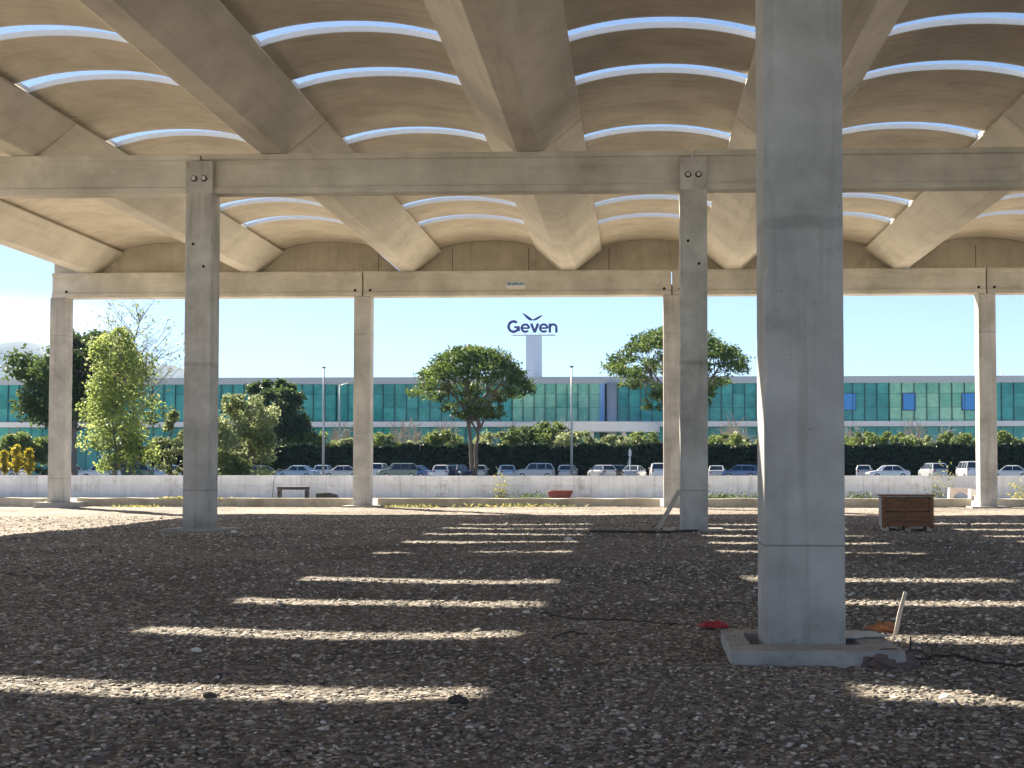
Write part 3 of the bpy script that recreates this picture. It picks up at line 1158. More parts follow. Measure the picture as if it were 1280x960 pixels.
def broad_tree(x, y, z0, H, W, label, m, seed, base=0.25, name='leafy_tree', cat='tree', leaf=0.22, dens=1.0, nlobes=24, bark='bark_grey', group='trees beyond the wall', tr_r=0.16, shape=1.0, tone0=(0.1, 0.8), round_=False):
    random.seed(seed)
    root = empty(name, (x, y, z0), 0, label, cat, group)
    tr = MB()
    top = Vector((random.uniform(-.2, .2) * W * 0.2, 0, H * 0.9))
    spine = limb(tr, (0, 0, -0.3), top, tr_r, tr_r * 0.2, 0.05, 8, 8)
    C, T = [], []
    for i in range(nlobes):
        t = base + (1 - base) * (i + random.random()) / nlobes
        u_ = (t - base) / (1 - base)
        env = math.sqrt(max(0.03, 1 - (1.7 * u_ - 0.75) ** 2)) if round_ else math.sin(PI * min(1, max(0.02, u_)) ** (0.75 * shape)) ** 0.6
        rr = W / 2 * env
        g = random.uniform(0, 2 * PI)
        q = random.uniform(0.35, 1.0) * rr
        r = max(0.3, rr * random.uniform(0.22, 0.42))
        c = Vector((q * math.cos(g), q * math.sin(g), min(H * t, H - r * 0.6)))
        sp = spine[min(len(spine) - 1, int(t * 0.85 * len(spine)))]
        limb(tr, sp, c, tr_r * 0.3, 0.012, 0.15, 3, 5)
        n = int(200 * dens * (r / 0.8) ** 1.7) + 20
        C.append(blob_points(n, c, (r, r, r * 0.85), 0.35))
        T.append(np.clip(random.uniform(*tone0) + RNG.normal(0, 0.2, n), 0, 1))
    tr.build('trunk', M[bark], root, smooth=True)
    leaves('crown', M[m], np.concatenate(C), leaf, np.concatenate(T), root, 0.0, 0.6)
    return root


def bare_shrub(x, y, z0, H, W, label, seed, n=70, m='twig', name='bare_shrub', cat='shrub', group='leafless shrubs by the office'):
    random.seed(seed)
    mb = MB()
    for i in range(n):
        g = random.uniform(0, 2 * PI)
        q = random.uniform(0.1, 1) ** 0.6
        tip = Vector((W / 2 * q * math.cos(g), W / 2 * q * math.sin(g), H * (1 - 0.45 * q * q) * random.uniform(0.6, 1.0)))
        pts = limb(mb, (tip.x * 0.12, tip.y * 0.12, 0), tip, 0.06, 0.025, 0.25, 5, 4)
        for j in (2, 3, 4):
            for s in range(2):
                d = Vector((random.gauss(0, 1), random.gauss(0, 1), random.uniform(0.2, 1.2))).normalized() * H * random.uniform(0.10, 0.24)
                limb(mb, pts[j], pts[j] + d, 0.035, 0.02, 0.2, 2, 3)
    o = mb.build(name, M[m], None, (x, y, z0))
    return tag(o, label, cat, group)


# ------------------------------------------------------------------ trees and shrubs (Z0 = parking level)
Z0 = 0.42
umbrella_pine(ax(592, 150), 150, Z0, az(427, 150) - Z0, 13.4, 'umbrella pine with forked trunk left of the sign pylon', 5, 0.0, 2)
umbrella_pine(ax(846, 150), 150, Z0, az(404, 150) - Z0, 16.4, 'larger umbrella pine half hidden by the plank column', 9, 0.0, 2)
broad_tree(ax(97, 140), 140, Z0, az(414, 140) - Z0, 13.0, 'dark spreading tree behind the yellow green tree at left', 'darkleaf', 21, base=0.42, name='dark_tree', leaf=0.25, dens=0.62, nlobes=54, tr_r=0.38, round_=True, bark='bark_grey')
broad_tree(ax(148, 92), 92, Z0, az(408, 92) - Z0, 5.4, 'yellow green young tree in front of the dark tree', 'yellowleaf', 33, base=0.10, name='young_tree', leaf=0.13, dens=0.36, nlobes=110, round_=True, tr_r=0.12, shape=0.8)
broad_tree(ax(345, 172), 172, 0, az(474, 172), 9.5, 'dark round tree rising behind the hedge by the left bolted column', 'darkleaf', 41, base=0.2, name='dark_tree', leaf=0.26, dens=0.8, nlobes=40, tr_r=0.3, round_=True)
broad_tree(ax(305, 96), 96, Z0, az(492, 96) - Z0, 5.0, 'grey green olive bush just right of the left bolted column', 'olive', 52, base=0.05, name='olive_bush', cat='bush', leaf=0.13, dens=1.0, nlobes=60, round_=True, tr_r=0.1, group='bushes behind the wall')
broad_tree(ax(216, 99), 99, Z0, az(512, 99) - Z0, 2.6, 'narrow grey green bush just left of the left bolted column', 'olive', 57, base=0.05, name='olive_bush', cat='bush', leaf=0.12, dens=1.2, nlobes=30, tr_r=0.07, group='bushes behind the wall')


def sparse_tree(px, Y, py_top, label, seed):
    random.seed(seed)
    z1 = az(py_top, Y)
    H = z1 - Z0
    root = empty('sparse_tree', (ax(px, Y), Y, Z0), 0, label, 'tree', 'trees beyond the wall')
    tr = MB()
    spine = limb(tr, (0, 0, -0.2), (0.1, 0, H * 0.97), 0.13, 0.02, 0.04, 12, 6)
    tips = []
    for i in range(46):
        t = random.uniform(0.40, 0.97)
        sp = spine[int(t * 12)]
        g = random.uniform(0, 2 * PI)
        L = (1.3 - t) * H * 0.52 * random.uniform(0.6, 1.1)
        e = sp + Vector((math.cos(g) * L * 0.75, math.sin(g) * L * 0.75, L * random.uniform(0.5, 0.95)))
        e.z = min(e.z, H)
        pts = limb(tr, sp, e, 0.036, 0.013, 0.15, 4, 4)
        for j in (1, 2, 3, 4):
            for _ in range(2):
                d = Vector((random.gauss(0, 1), random.gauss(0, 1), random.uniform(0.1, 1))).normalized() * L * random.uniform(0.15, 0.35)
                limb(tr, pts[j], pts[j] + d, 0.014, 0.007, 0.2, 2, 3)
                tips.append(pts[j] + d)
    tr.build('trunk', M['bark_grey'], root)
    C, T = [], []
    for q in tips:
        n = random.randint(1, 8)
        if n:
            C.append(blob_points(n, q, (0.2, 0.2, 0.2), 0.1))
            T.append(RNG.uniform(0.2, 0.9, n))
    leaves('crown', M['olive'], np.concatenate(C), 0.09, np.concatenate(T), root)
    return root


sparse_tree(168, 94, 374, 'tall nearly leafless tree rising above the yellow green tree', 64)

# clipped hedge behind the cars
hx0, hx1, hy, hz = -62.0, 66.0, 160.0, az(556.5, 160)
n = 60000
P = np.stack([RNG.uniform(hx0, hx1, n), hy + RNG.uniform(-0.9, 0.9, n), Z0 + (hz - Z0) * RNG.uniform(0, 1, n) ** 0.85], -1)
front = RNG.uniform(size=n) < 0.6
P[front, 1] = hy - 0.9 + RNG.normal(0, 0.12, front.sum())
P[:, 2] += 0.16 * np.sin(P[:, 0] * 0.9) + 0.10 * np.sin(P[:, 0] * 2.7)
hedge = empty('hedge', (0, hy, Z0), 0, 'long dark clipped hedge behind the parked cars', 'hedge')
v, f, t = leaf_quads(P - np.array([0, hy, Z0]), 0.30, np.clip(RNG.normal(0.4, 0.25, n), 0, 1), 0, 0.6)
np_mesh('foliage', v, f, M['hedge'], hedge, t)
MB().box(hx0, hx1, -0.72, 0.72, -0.1, hz - Z0 - 0.35).build('inner_growth', plain('hedge_interior', (0.012, 0.02, 0.012), 0.95), hedge)

# shrubs whose tops show above the hedge
shr = [(18, 541, 5.0, 'shrub'), (62, 545, 4.0, 'shrub'), (215, 548, 4.5, 'shrub'), (268, 540, 4.0, 'darkleaf'), (388, 541, 4.4, 'shrub'), (430, 548, 3.8, 'olive'), (478, 541, 3.4, 'shrub'), (520, 552, 3.6, 'olive'),
       (548, 538, 4.4, 'shrub'), (618, 541, 4.6, 'olive'), (655, 534, 5.2, 'darkleaf'), (690, 528, 5.4, 'shrub'), (724, 540, 4.4, 'olive'), (768, 545, 4.6, 'olive'), (806, 540, 4.2, 'shrub'), (905, 543, 4.6, 'shrub'),
       (938, 549, 3.6, 'olive'), (1075, 541, 4.2, 'shrub'), (1112, 541, 4.6, 'shrub'), (1145, 545, 4.2, 'olive'), (1192, 542, 4.6, 'shrub'), (1262, 541, 4.6, 'shrub')]
cols = {'shrub': 'bright green', 'olive': 'grey green', 'darkleaf': 'dark green', 'yellowleaf': 'yellow green'}
near_of = {18: 'at the left frame edge', 62: 'just left of the corner column', 215: 'just left of the left bolted column', 268: 'behind the left bolted column', 388: 'left of the tall lamp post', 430: 'just left of the second far column', 478: 'just right of the second far column',
           520: 'between the second far column and the pine', 548: 'at left below the forked pine crown', 618: 'just right of the pine trunk', 655: 'below the sign pylon', 690: 'left of the thin lamp post near the pylon', 724: 'right of the thin lamp post', 768: 'below the grey stair drum',
           806: 'just left of the third far column', 905: 'left of the nearest column', 938: 'touching the nearest column outline at left', 1075: 'just right of the nearest column', 1112: 'above the white sedan', 1145: 'between the two blue windows', 1192: 'left of the last far column', 1262: 'at the right frame edge'}
for i, (px, py, w, m) in enumerate(shr):
    Y = 166 + (i % 3) * 2.2
    broad_tree(ax(px, Y), Y, Z0, az(py, Y) - Z0, w * 1.45, '%s shrub showing over the hedge %s' % (cols[m], near_of[px]), m, 100 + i, base=0.1, name='shrub', cat='shrub', leaf=0.19, dens=0.75, nlobes=30, tr_r=0.08, group='shrubs behind the hedge', tone0=(0.3, 0.9), round_=True)
bare = [(352, 520, 5.0, 'left of the tall lamp post'), (425, 516, 4.0, 'left of the second far column'), (505, 510, 6.5, 'right of the second far column'), (560, 512, 4.5, 'under the forked pine at left'), (690, 506, 6.0, 'beside the thin lamp post under the pylon'), (640, 518, 4.5, 'right of the forked pine'),
        (918, 503, 5.4, 'left of the nearest column'), (1068, 520, 4.6, 'right of the nearest column'), (1142, 512, 5.4, 'below the middle blue window'), (1188, 520, 4.6, 'left of the last far column'), (22, 522, 3.6, 'at the left frame edge')]
for i, (px, py, w, wh) in enumerate(bare):
    Y = 176
    bare_shrub(ax(px, Y), Y, Z0, az(py, Y) - Z0, w, 'brownish leafless shrub before the office, %s' % wh, 300 + i)

# golden saplings at left
for i, (px, py, w, wh) in enumerate([(3, 563, 0.5, 'leftmost of the three saplings'), (15, 556, 0.6, 'tallest of the three saplings'), (27, 560, 0.55, 'third sapling, nearest the corner column')]):
    broad_tree(ax(px * 1.25 + 2, 130), 130, Z0, az(py, 130) - Z0, w * 1.5, 'golden leaved slim sapling by the parked cars, %s' % wh, 'goldleaf', 400 + i, base=0.25, name='sapling', cat='sapling', leaf=0.10, dens=0.8, nlobes=30, tr_r=0.04, group='golden saplings')


# weeds
def weed(px, Y, w, h, m, label, seed, n=170):
    random.seed(seed)
    P = np.stack([RNG.normal(0, w / 3.2, n), RNG.normal(0, min(w / 4, 0.35), n), np.abs(RNG.normal(0, h / 2.2, n))], -1)
    z_ = 0.27 if 52.7 < Y < 54 else (gz(ax(px, Y), Y) if Y < 52.7 else -0.08)
    o = leaves('weed_clump', M[m], P, 0.10, RNG.uniform(0, 1, n), None, 2.0, 0.3)
    o.location = (ax(px, Y), Y, z_)
    return tag(o, label, 'weeds', 'weeds along the wall and plinth', 'stuff')


weed(660, 70, 1.9, 0.34, 'weed_dark', 'dark green weeds against the wall left of the red tub', 1)
weed(905, 70, 3.4, 0.30, 'weed_dark', 'dark weed strip against the wall left of the nearest column', 2, 420)
weed(1074, 70, 1.5, 0.34, 'weed_dark', 'dark weeds against the wall left of the wooden crate', 3)
weed(627, 71, 0.7, 1.1, 'weed', 'tall yellow green weed against the wall below the pine', 4)
weed(1276, 60, 0.9, 1.0, 'weed', 'tall yellow weed at the right frame edge', 5)
weed(1176, 71.3, 1.3, 1.7, 'weed', 'dry yellow weed rising over the wall beside the white van', 6)
weed(240, 53.0, 2.4, 0.06, 'weed', 'low green weeds on the plinth behind the left bolted column', 7)
weed(650, 52.3, 3.6, 0.10, 'weed', 'low yellow grass along the plinth below the red tub', 8, 200)
weed(175, 52.3, 1.4, 0.06, 'weed', 'low grass on the plinth right of the corner column', 9)
weed(70, 52.0, 0.6, 0.18, 'weed_dark', 'green weeds at the foot of the corner column', 10, 120)
weed(520, 52.3, 2.0, 0.07, 'weed', 'thin dry grass on the plinth right of the second far column', 11)

# ------------------------------------------------------------------ cars
PAINT = {
    'white': car_paint('white_paint', (0.75, 0.76, 0.77)), 'silver': car_paint('silver_paint', (0.48, 0.51, 0.54)), 'blue': car_paint('blue_paint', (0.07, 0.16, 0.36)),
    'pale blue': car_paint('pale_blue_paint', (0.35, 0.50, 0.62)), 'navy': car_paint('navy_paint', (0.02, 0.035, 0.10)), 'dark': car_paint('dark_grey_paint', (0.035, 0.04, 0.042)), 'green': car_paint('grey_green_paint', (0.13, 0.19, 0.15)),
}


SHAPES = {
    # half length, half width, bonnet z, roof z, cowl x, roof front x, roof rear x, tail x, tail z
    'sedan': dict(L=2.2, W=0.88, belt=0.93, hood=0.90, roof=1.45, cowl=0.95, rf=0.30, rr=-0.80, tail=-1.55, boot=0.95),
    'hatchback': dict(L=1.95, W=0.86, belt=0.97, hood=0.95, roof=1.50, cowl=0.95, rf=0.35, rr=-1.35, tail=-1.85, boot=1.0),
    'suv': dict(L=2.2, W=0.92, belt=1.08, hood=1.05, roof=1.70, cowl=0.95, rf=0.40, rr=-1.65, tail=-2.08, boot=1.1),
    'van': dict(L=2.3, W=0.92, belt=1.15, hood=1.12, roof=1.88, cowl=1.45, rf=0.85, rr=-2.05, tail=-2.22, boot=1.2),
}
CARS = {}


def make_car(kind):
    s = SHAPES[kind]
    L, W = s['L'], s['W']
    root = empty('parked_' + ('van' if kind == 'van' else 'car'), (0, 0, -50))
    # lower body
    xs_ = [-L, -L + 0.06, -L + 0.35, s['tail'] + 0.1, -0.5, s['cowl'], s['cowl'] + 0.4, L - 0.35, L - 0.08, L]
    secs = []
    for x in xs_:
        u = abs(x) / L
        w = W * (1 - 0.16 * max(0, (u - 0.72) / 0.28) ** 2)
        if x >= s['cowl']:
            t = (x - s['cowl']) / (L - s['cowl'])
            zt = s['belt'] + (s['hood'] - s['belt']) * t - 0.20 * t ** 2
        elif x <= s['tail']:
            zt = s['boot'] - 0.10 * ((s['tail'] - x) / max(0.05, L + s['tail'])) ** 2
        else:
            zt = s['belt']
        zb = 0.20 if u < 0.9 else 0.28
        if u > 0.985:
            zt -= 0.16
            zb += 0.1
            w *= 0.95
        secs.append([(x, -w * 0.93, zb), (x, -w, zb + 0.14), (x, -w, zt - 0.16), (x, -w * 0.93, zt - 0.02), (x, -w * 0.6, zt), (x, w * 0.6, zt), (x, w * 0.93, zt - 0.02), (x, w, zt - 0.16), (x, w, zb + 0.14), (x, w * 0.93, zb)])
    b = MB()
    loft(b, secs)
    body = b.build('body', PAINT['silver'], root, smooth=False, bevel=0.03, seg=2)
    # greenhouse: glass with painted roof and pillars
    bz, rz_ = s['belt'] - 0.03, s['roof']
    wb, wr = W * 0.92, W * 0.72
    gl = MB()

    def ring(inset, z):
        t = (z - bz) / (rz_ - bz)
        xf = s['cowl'] + (s['rf'] - s['cowl']) * t - inset
        xr = s['tail'] + (s['rr'] - s['tail']) * t + inset
        w = wb + (wr - wb) * t - inset
        return xf, xr, w
    lo, hi = ring(0, bz), ring(0, rz_ - 0.07)
    loft(gl, [[(lo[1], -lo[2], bz), (lo[0], -lo[2], bz), (lo[0], lo[2], bz), (lo[1], lo[2], bz)], [(hi[1], -hi[2], rz_ - 0.07), (hi[0], -hi[2], rz_ - 0.07), (hi[0], hi[2], rz_ - 0.07), (hi[1], hi[2], rz_ - 0.07)]])
    gl.build('window_glass', M['carglass'], root, bevel=0.02, seg=1)
    rf = MB()
    h1, h2 = ring(-0.012, rz_ - 0.08), ring(0.16, rz_ - 0.04)
    loft(rf, [[(h1[1], -h1[2], rz_ - 0.09), (h1[0], -h1[2], rz_ - 0.09), (h1[0], h1[2], rz_ - 0.09), (h1[1], h1[2], rz_ - 0.09)], [(h1[1], -h1[2], rz_ - 0.045), (h1[0], -h1[2], rz_ - 0.045), (h1[0], h1[2], rz_ - 0.045), (h1[1], h1[2], rz_ - 0.045)],
              [(h2[1], -h2[2], rz_), (h2[0], -h2[2], rz_), (h2[0], h2[2], rz_), (h2[1], h2[2], rz_)]])
    for sy in (-1, 1):
        rf.tube([(lo[0] + 0.01, sy * (lo[2] - 0.01), bz), (hi[0] + 0.01, sy * (hi[2] - 0.0), rz_ - 0.07)], 0.045, 6)
        rf.tube([(lo[1] - 0.01, sy * (lo[2] - 0.01), bz), (hi[1] - 0.01, sy * (hi[2] - 0.0), rz_ - 0.07)], 0.075, 6)
        for xm in (-0.25,) if kind == 'sedan' else (-0.2, -1.15):
            rf.tube([(xm - 0.02, sy * (wb + 0.004), bz), (xm - 0.05, sy * (wr + 0.018), rz_ - 0.07)], 0.04, 6)
    rf.build('roof', PAINT['silver'], root, bevel=0.0)
    for sx in (1, -1):
        for sy in (-1, 1):
            x = sx * L * 0.62
            wh = MB()
            pts = [(x, sy * (W - 0.20), 0.31), (x, sy * (W - 0.19), 0.31), (x, sy * (W + 0.00), 0.31), (x, sy * (W + 0.015), 0.31)]
            wh.tube(pts, [0.26, 0.31, 0.31, 0.27], 18)
            w_ = wh.build('wheel', M['rubber'], root)
            ri = MB()
            ri.tube([(x, sy * (W + 0.010), 0.31), (x, sy * (W + 0.022), 0.31)], 0.19, 14)
            ri.build('rim', M['rim'], w_)
    for sy in (-1, 1):
        zl = s['hood'] - 0.30
        m = MB()
        m.box(L - 0.16, L + 0.008, sy * W * 0.66 - 0.16, sy * W * 0.66 + 0.16, zl - 0.07, zl + 0.06)
        m.build('headlight', M['lamp_white'], root, bevel=0.02)
        zt = s['boot'] - 0.22
        m = MB()
        m.box(-L - 0.008, -L + 0.16, sy * W * 0.74 - 0.11, sy * W * 0.74 + 0.11, zt - 0.09, zt + 0.07)
        m.build('tail_light', M['lamp_red'], root, bevel=0.02)
        m = MB()
        m.box(s['cowl'] - 0.18, s['cowl'] - 0.06, sy * (W + 0.02) - 0.09, sy * (W + 0.02) + 0.09, s['belt'], s['belt'] + 0.13)
        m.build('side_mirror', PAINT['silver'], root, bevel=0.02)
    m = MB()
    m.box(L - 0.05, L + 0.012, -0.5, 0.5, 0.36, 0.50)
    m.build('grille', M['black'], root, bevel=0.01)
    return root


def place_car(kind, paint, px, Y, rz_deg, label):
    if kind not in CARS:
        CARS[kind] = make_car(kind)
        o = CARS[kind]
    else:
        o = copy_tree(CARS[kind])
    o.location = (ax(px, Y), Y, Z0)
    o.rotation_euler = (0, 0, math.radians(rz_deg))
    tag(o, label, 'van' if kind == 'van' else 'car', 'cars parked behind the low wall')
    for ch in o.children:
        if ch.name.split('.')[0] in ('body', 'roof', 'side_mirror'):
            ch.material_slots[0].link = 'OBJECT'
            ch.material_slots[0].material = PAINT[paint]
    return o


cars = [
    ('sedan', 'silver', 8, 146, 168, 'silver saloon by the golden saplings at the left edge'),
    ('hatchback', 'white', 89, 148, 95, 'white hatchback just right of the corner column'),
    ('hatchback', 'white', 125, 128, 200, 'white hatchback under the yellow green tree'),
    ('suv', 'green', 162, 132, 182, 'grey green estate car right of the yellow green tree trunk'),
    ('hatchback', 'pale blue', 203, 146, 205, 'pale blue hatchback just left of the left bolted column'),
    ('sedan', 'green', 324, 149, 190, 'grey green saloon at the right edge of the olive bush'),
    ('sedan', 'pale blue', 372, 146, 172, 'pale blue saloon above the black barrier frame'),
    ('hatchback', 'pale blue', 405, 151, 92, 'pale blue hatchback directly behind the tall lamp post'),
    ('sedan', 'silver', 426, 149, 195, 'silver saloon half hidden behind the second far column'),
    ('suv', 'white', 474, 149, 88, 'white estate with dark rear window right of the second far column'),
    ('suv', 'green', 497, 147, 200, 'grey green estate second right of the second far column'),
    ('sedan', 'blue', 517, 148, 160, 'blue saloon left of the two white posts at the wall'),
    ('hatchback', 'white', 554, 146, 88, 'white hatchback seen end on, left of the pine trunk'),
    ('hatchback', 'navy', 573, 147, 70, 'navy hatchback touching the pine trunk'),
    ('hatchback', 'silver', 600, 152, 92, 'silver hatchback just right of the pine trunk'),
    ('hatchback', 'pale blue', 633, 147, 100, 'pale blue hatchback left of the silver off roader'),
    ('suv', 'silver', 668, 146, 187, 'silver off roader above the red tub'),
    ('hatchback', 'silver', 710, 146, 84, 'silver hatchback behind the thin lamp post'),
    ('hatchback', 'silver', 752, 147, 120, 'silver hatchback left of the small white signpost'),
    ('hatchback', 'dark', 772, 150, 95, 'dark grey hatchback beside the small white signpost'),
    ('sedan', 'silver', 793, 146, 75, 'silver saloon just right of the small white signpost'),
    ('suv', 'white', 823, 147, 92, 'white off roader half hidden by the third far column'),
    ('sedan', 'silver', 896, 150, 85, 'silver saloon just right of the plank column'),
    ('hatchback', 'blue', 926, 146, 165, 'blue hatchback at the left edge of the nearest column'),
    ('hatchback', 'silver', 1080, 153, 80, 'silver hatchback just right of the nearest column'),
    ('sedan', 'white', 1110, 143, 185, 'white saloon seen from the side, left of the crate'),
    ('suv', 'silver', 1166, 147, 100, 'silver estate behind the dry yellow weed'),
    ('van', 'white', 1211, 148, 92, 'white van at the left edge of the last far column'),
    ('sedan', 'white', 1262, 146, 165, 'white saloon right of the last far column'),
]
for c in cars:
    place_car(*c)


# ------------------------------------------------------------------ lamp posts and signpost
def lamp_post(px, Y, py_top, label, arms=0, r=0.11):
    h = az(py_top, Y) - Z0
    root = empty('lamp_post', (ax(px, Y), Y, Z0), 0, label, 'lamp post', 'lamp posts in the car park')
    MB().tube([(0, 0, 0), (0, 0, h * 0.5), (0, 0, h)], [r * 1.3, r * 1.05, r * 0.7], 10).build('pole', M['pole'], root, smooth=True)
    MB().tube([(0, 0, 0), (0, 0, 0.35)], r * 1.9, 10).build('base', M['pole'], root)
    if arms:
        for s in (-1, 1):
            MB().tube([(0, 0, h - 0.15), (s * 0.5, 0, h + 0.05), (s * 1.2, 0, h + 0.22)], 0.05, 6).build('arm', M['pole'], root)
            MB().box(s * 1.45 - 0.38, s * 1.45 + 0.38, -0.14, 0.14, h + 0.18, h + 0.30).build('lamp_head', M['grey_metal'], root, bevel=0.03)
    else:
        MB().tube([(0, 0, h), (0, 0, h + 0.12), (0, 0, h + 0.2)], [0.16, 0.3, 0.1], 10).build('lamp_head', M['grey_metal'], root)
    return root


lamp_post(404, 143, 459, 'tall slim lamp post between left bolted column and second far column')
lamp_post(714.5, 143, 459, 'tall slim lamp post right of the sign pylon')
lamp_post(424, 172, 480, 'twin armed lamp post in front of the glass office', 1)
sp = empty('signpost', (ax(787.5, 144), 144, Z0), 0, 'small white signpost with leaning brace beside the silver saloon', 'signpost')
hsp = az(561, 144) - Z0
MB().tube([(0, 0, 0), (0, 0, hsp)], 0.07, 8).build('post', M['white_metal'], sp)
MB().box(-0.16, 0.16, -0.09, -0.075, hsp - 0.75, hsp - 0.2).build('sign_board', M['white_metal'], sp)
MB().tube([(0, 0, hsp * 0.75), (-0.55, 0, 0.4)], 0.04, 6).build('brace', M['white_metal'], sp)

# ------------------------------------------------------------------ glass office
BY = 205.0


def bx(px):
    return ax(px, BY)


def bzz(py):
    return az(py, BY)


office = empty('office_building', (0, BY, 0), 0, 'long low teal glass office building with pale parapet', 'building')
X0, X1 = bx(-60), bx(1345)
zt, zg1, zg0, zb0 = bzz(471), bzz(479.5), bzz(527), bzz(533.5)
MB().box(X0, X1, 0.6, 40, 0, zt - 0.3).build('core_wall', plain('dark_interior', (0.05, 0.10, 0.11), 0.7), office)
MB().box(X0, X1, -0.25, 40.2, zg1, zt).build('parapet', M['grey_metal'], office)
MB().box(X0, X1, -0.9, 0.5, zb0, zg0).build('floor_band', M['white_metal'], office)
# continuous glazing in runs, pale runs where the photograph shows a bright interior
runs = [(-60, 190, 'teal'), (190, 420, 'teal'), (420, 640, 'teal'), (640, 750, 'teal_pale'), (772, 960, 'teal'), (960, 1112, 'teal'), (1112, 1222, 'teal_pale'), (1222, 1345, 'teal')]
for (a, b, mk) in runs:
    xa, xb = bx(a), bx(b)
    n = max(2, round((xb - xa) / 1.75))
    g = MB()
    zr = zg0 + (zg1 - zg0) * 0.36
    for i in range(n):
        u0, u1 = xa + (xb - xa) * i / n + 0.05, xa + (xb - xa) * (i + 1) / n - 0.05
        for (z0, z1) in ((zg0, zr), (zr + 0.05, zg0 + (zg1 - zg0) * 0.72), (zg0 + (zg1 - zg0) * 0.72 + 0.05, zg1)):
            ty = random.uniform(-0.01, 0.01)
            g.add([(u0, ty, z0), (u1, -ty, z0), (u1, -ty, z1), (u0, ty, z1)], [(0, 1, 2, 3)])
    gl = g.build('glazing', M[mk], office)
    mu = MB()
    for i in range(n + 1):
        xm = xa + (xb - xa) * i / n
        mu.box(xm - 0.05, xm + 0.05, -0.22, 0.3, zg0 + 0.002, zg1 - 0.002)
    mu.build('mullions', M['mullion'], gl)
    # ground floor windows under the band
    g = MB()
    for i in range(n):
        u0, u1 = xa + (xb - xa) * i / n + 0.06, xa + (xb - xa) * (i + 1) / n - 0.06
        g.add([(u0, 0.35, 0.6), (u1, 0.35, 0.6), (u1, 0.35, zb0 - 0.05), (u0, 0.35, zb0 - 0.05)], [(0, 1, 2, 3)])
    g.build('lower_glazing', M['teal'], office)
for (px, w) in ((1062, 15), (1137, 15), (1211, 15)):
    xa, xb = bx(px - w / 2), bx(px + w / 2)
    za, zb_ = bzz(513), bzz(493)
    w_ = MB().box(xa - 0.12, xb + 0.12, -0.16, 0.1, za - 0.12, zb_ + 0.12).build('blue_window', M['darkwin'], office)
    MB().box(xa, xb, -0.20, -0.165, za, zb_).build('pane', M['blue_panel'], w_)
# stair drum and blue side panel
MB().tube([(bx(765), -0.5, 0), (bx(765), -0.5, zg1 + 0.1)], (bx(771) - bx(758)) / 2, 20).build('stair_drum', M['grey_metal'], office, smooth=True)
MB().box(bx(749.5), bx(756), -0.3, 0.3, zg0, zg1).build('side_panel', plain('pale_blue_panel', (0.22, 0.42, 0.72), 0.4), office)
# curved entrance canopy
cn = MB()
cx_, rx_ = bx(733), bx(825) - bx(733)
pf = [(cx_ + rx_ * math.cos(a), -6.5 * math.sin(a) - 0.9) for a in [PI * i / 28 for i in range(29)]]
cn.prism(pf, bzz(541), bzz(529), 'Z')
cn.build('entrance_canopy', M['white_metal'], office)
for px in (700, 741, 780):
    MB().tube([(bx(px), -4.5, 0), (bx(px), -4.5, bzz(541))], 0.35, 12).build('canopy_post', M['white_metal'], office)
# roof clutter
for (px, py, w) in ((1252, 462, 0.12), (1268, 466, 0.06), (1234, 465, 0.06), (508, 463, 0.05)):
    MB().box(bx(px) - w, bx(px) + w, 6, 6.3, zt - 0.01, az(py, BY + 6)).build('roof_mast', M['pole'], office)
ch = MB()
ch.box(bx(30), bx(52), 8, 12, zt - 0.01, zt + 0.5)
ch.build('roof_unit', M['pole'], office)

# ------------------------------------------------------------------ sign pylon
SY = 222.0
pylon = empty('sign_pylon', (ax(667.5, SY), SY, 0), 0, 'pale blue pylon behind the office carrying large indigo lettering', 'sign')
hw = (ax(677, SY) - ax(658, SY)) / 2
ztop = az(420.5, SY)
MB().prism([(-hw, -hw), (hw * 0.1, -hw), (hw, -hw * 0.2), (hw, hw), (-hw, hw)], 0, ztop, 'Z').build('shaft', M['pylon'], pylon)
rl = MB()
rz0 = az(419, SY)
rl.box(ax(640, SY) - pylon.location.x, ax(694, SY) - pylon.location.x, -0.15, 0.15, rz0 - 0.12, rz0 + 0.12)
for q in (-1.0, -0.3, 0.3, 1.0):
    rl.box(q * hw - 0.05, q * hw + 0.05, -0.1, 0.1, ztop - 0.02, rz0 - 0.1)
for pxx in (642, 656, 664, 674, 690):
    xq = ax(pxx, SY) - pylon.location.x
    rl.box(xq - 0.05, xq + 0.05, -0.06, 0.06, rz0 + 0.1, rz0 + 0.5)
rl.build('sign_rail', M['rail_grey'], pylon)


def stroke(mb, pts, wd, y0, y1, closed=False):
    """flat ribbon along a 2-D polyline, extruded from y0 to y1"""
    pts = [Vector(p) for p in pts]
    n = len(pts)
    L_, R_ = [], []
    for i, p in enumerate(pts):
        t = (pts[min(i + 1, n - 1)] - pts[max(i - 1, 0)]).normalized()
        q = Vector((-t.y, t.x)) * wd / 2
        L_.append(p + q)
        R_.append(p - q)
    vs = []
    for y in (y0, y1):
        vs += [(p.x, y, p.y) for p in L_] + [(p.x, y, p.y) for p in R_]
    m = 2 * n
    fs = []
    for i in range(n - 1):
        fs += [(i, i + 1, n + i + 1, n + i), (m + i + 1, m + i, m + n + i, m + n + i + 1), (i + 1, i, m + i, m + i + 1), (n + i, n + i + 1, m + n + i + 1, m + n + i)]
    fs += [(0, n, m + n, m), (n - 1, m + n - 1, m + 2 * n - 1, 2 * n - 1)]
    mb.add(vs, fs)


def arc(cx, cy, rx, ry, a0, a1, n=22):
    return [(cx + rx * math.cos(math.radians(a0 + (a1 - a0) * i / n)), cy + ry * math.sin(math.radians(a0 + (a1 - a0) * i / n))) for i in range(n + 1)]


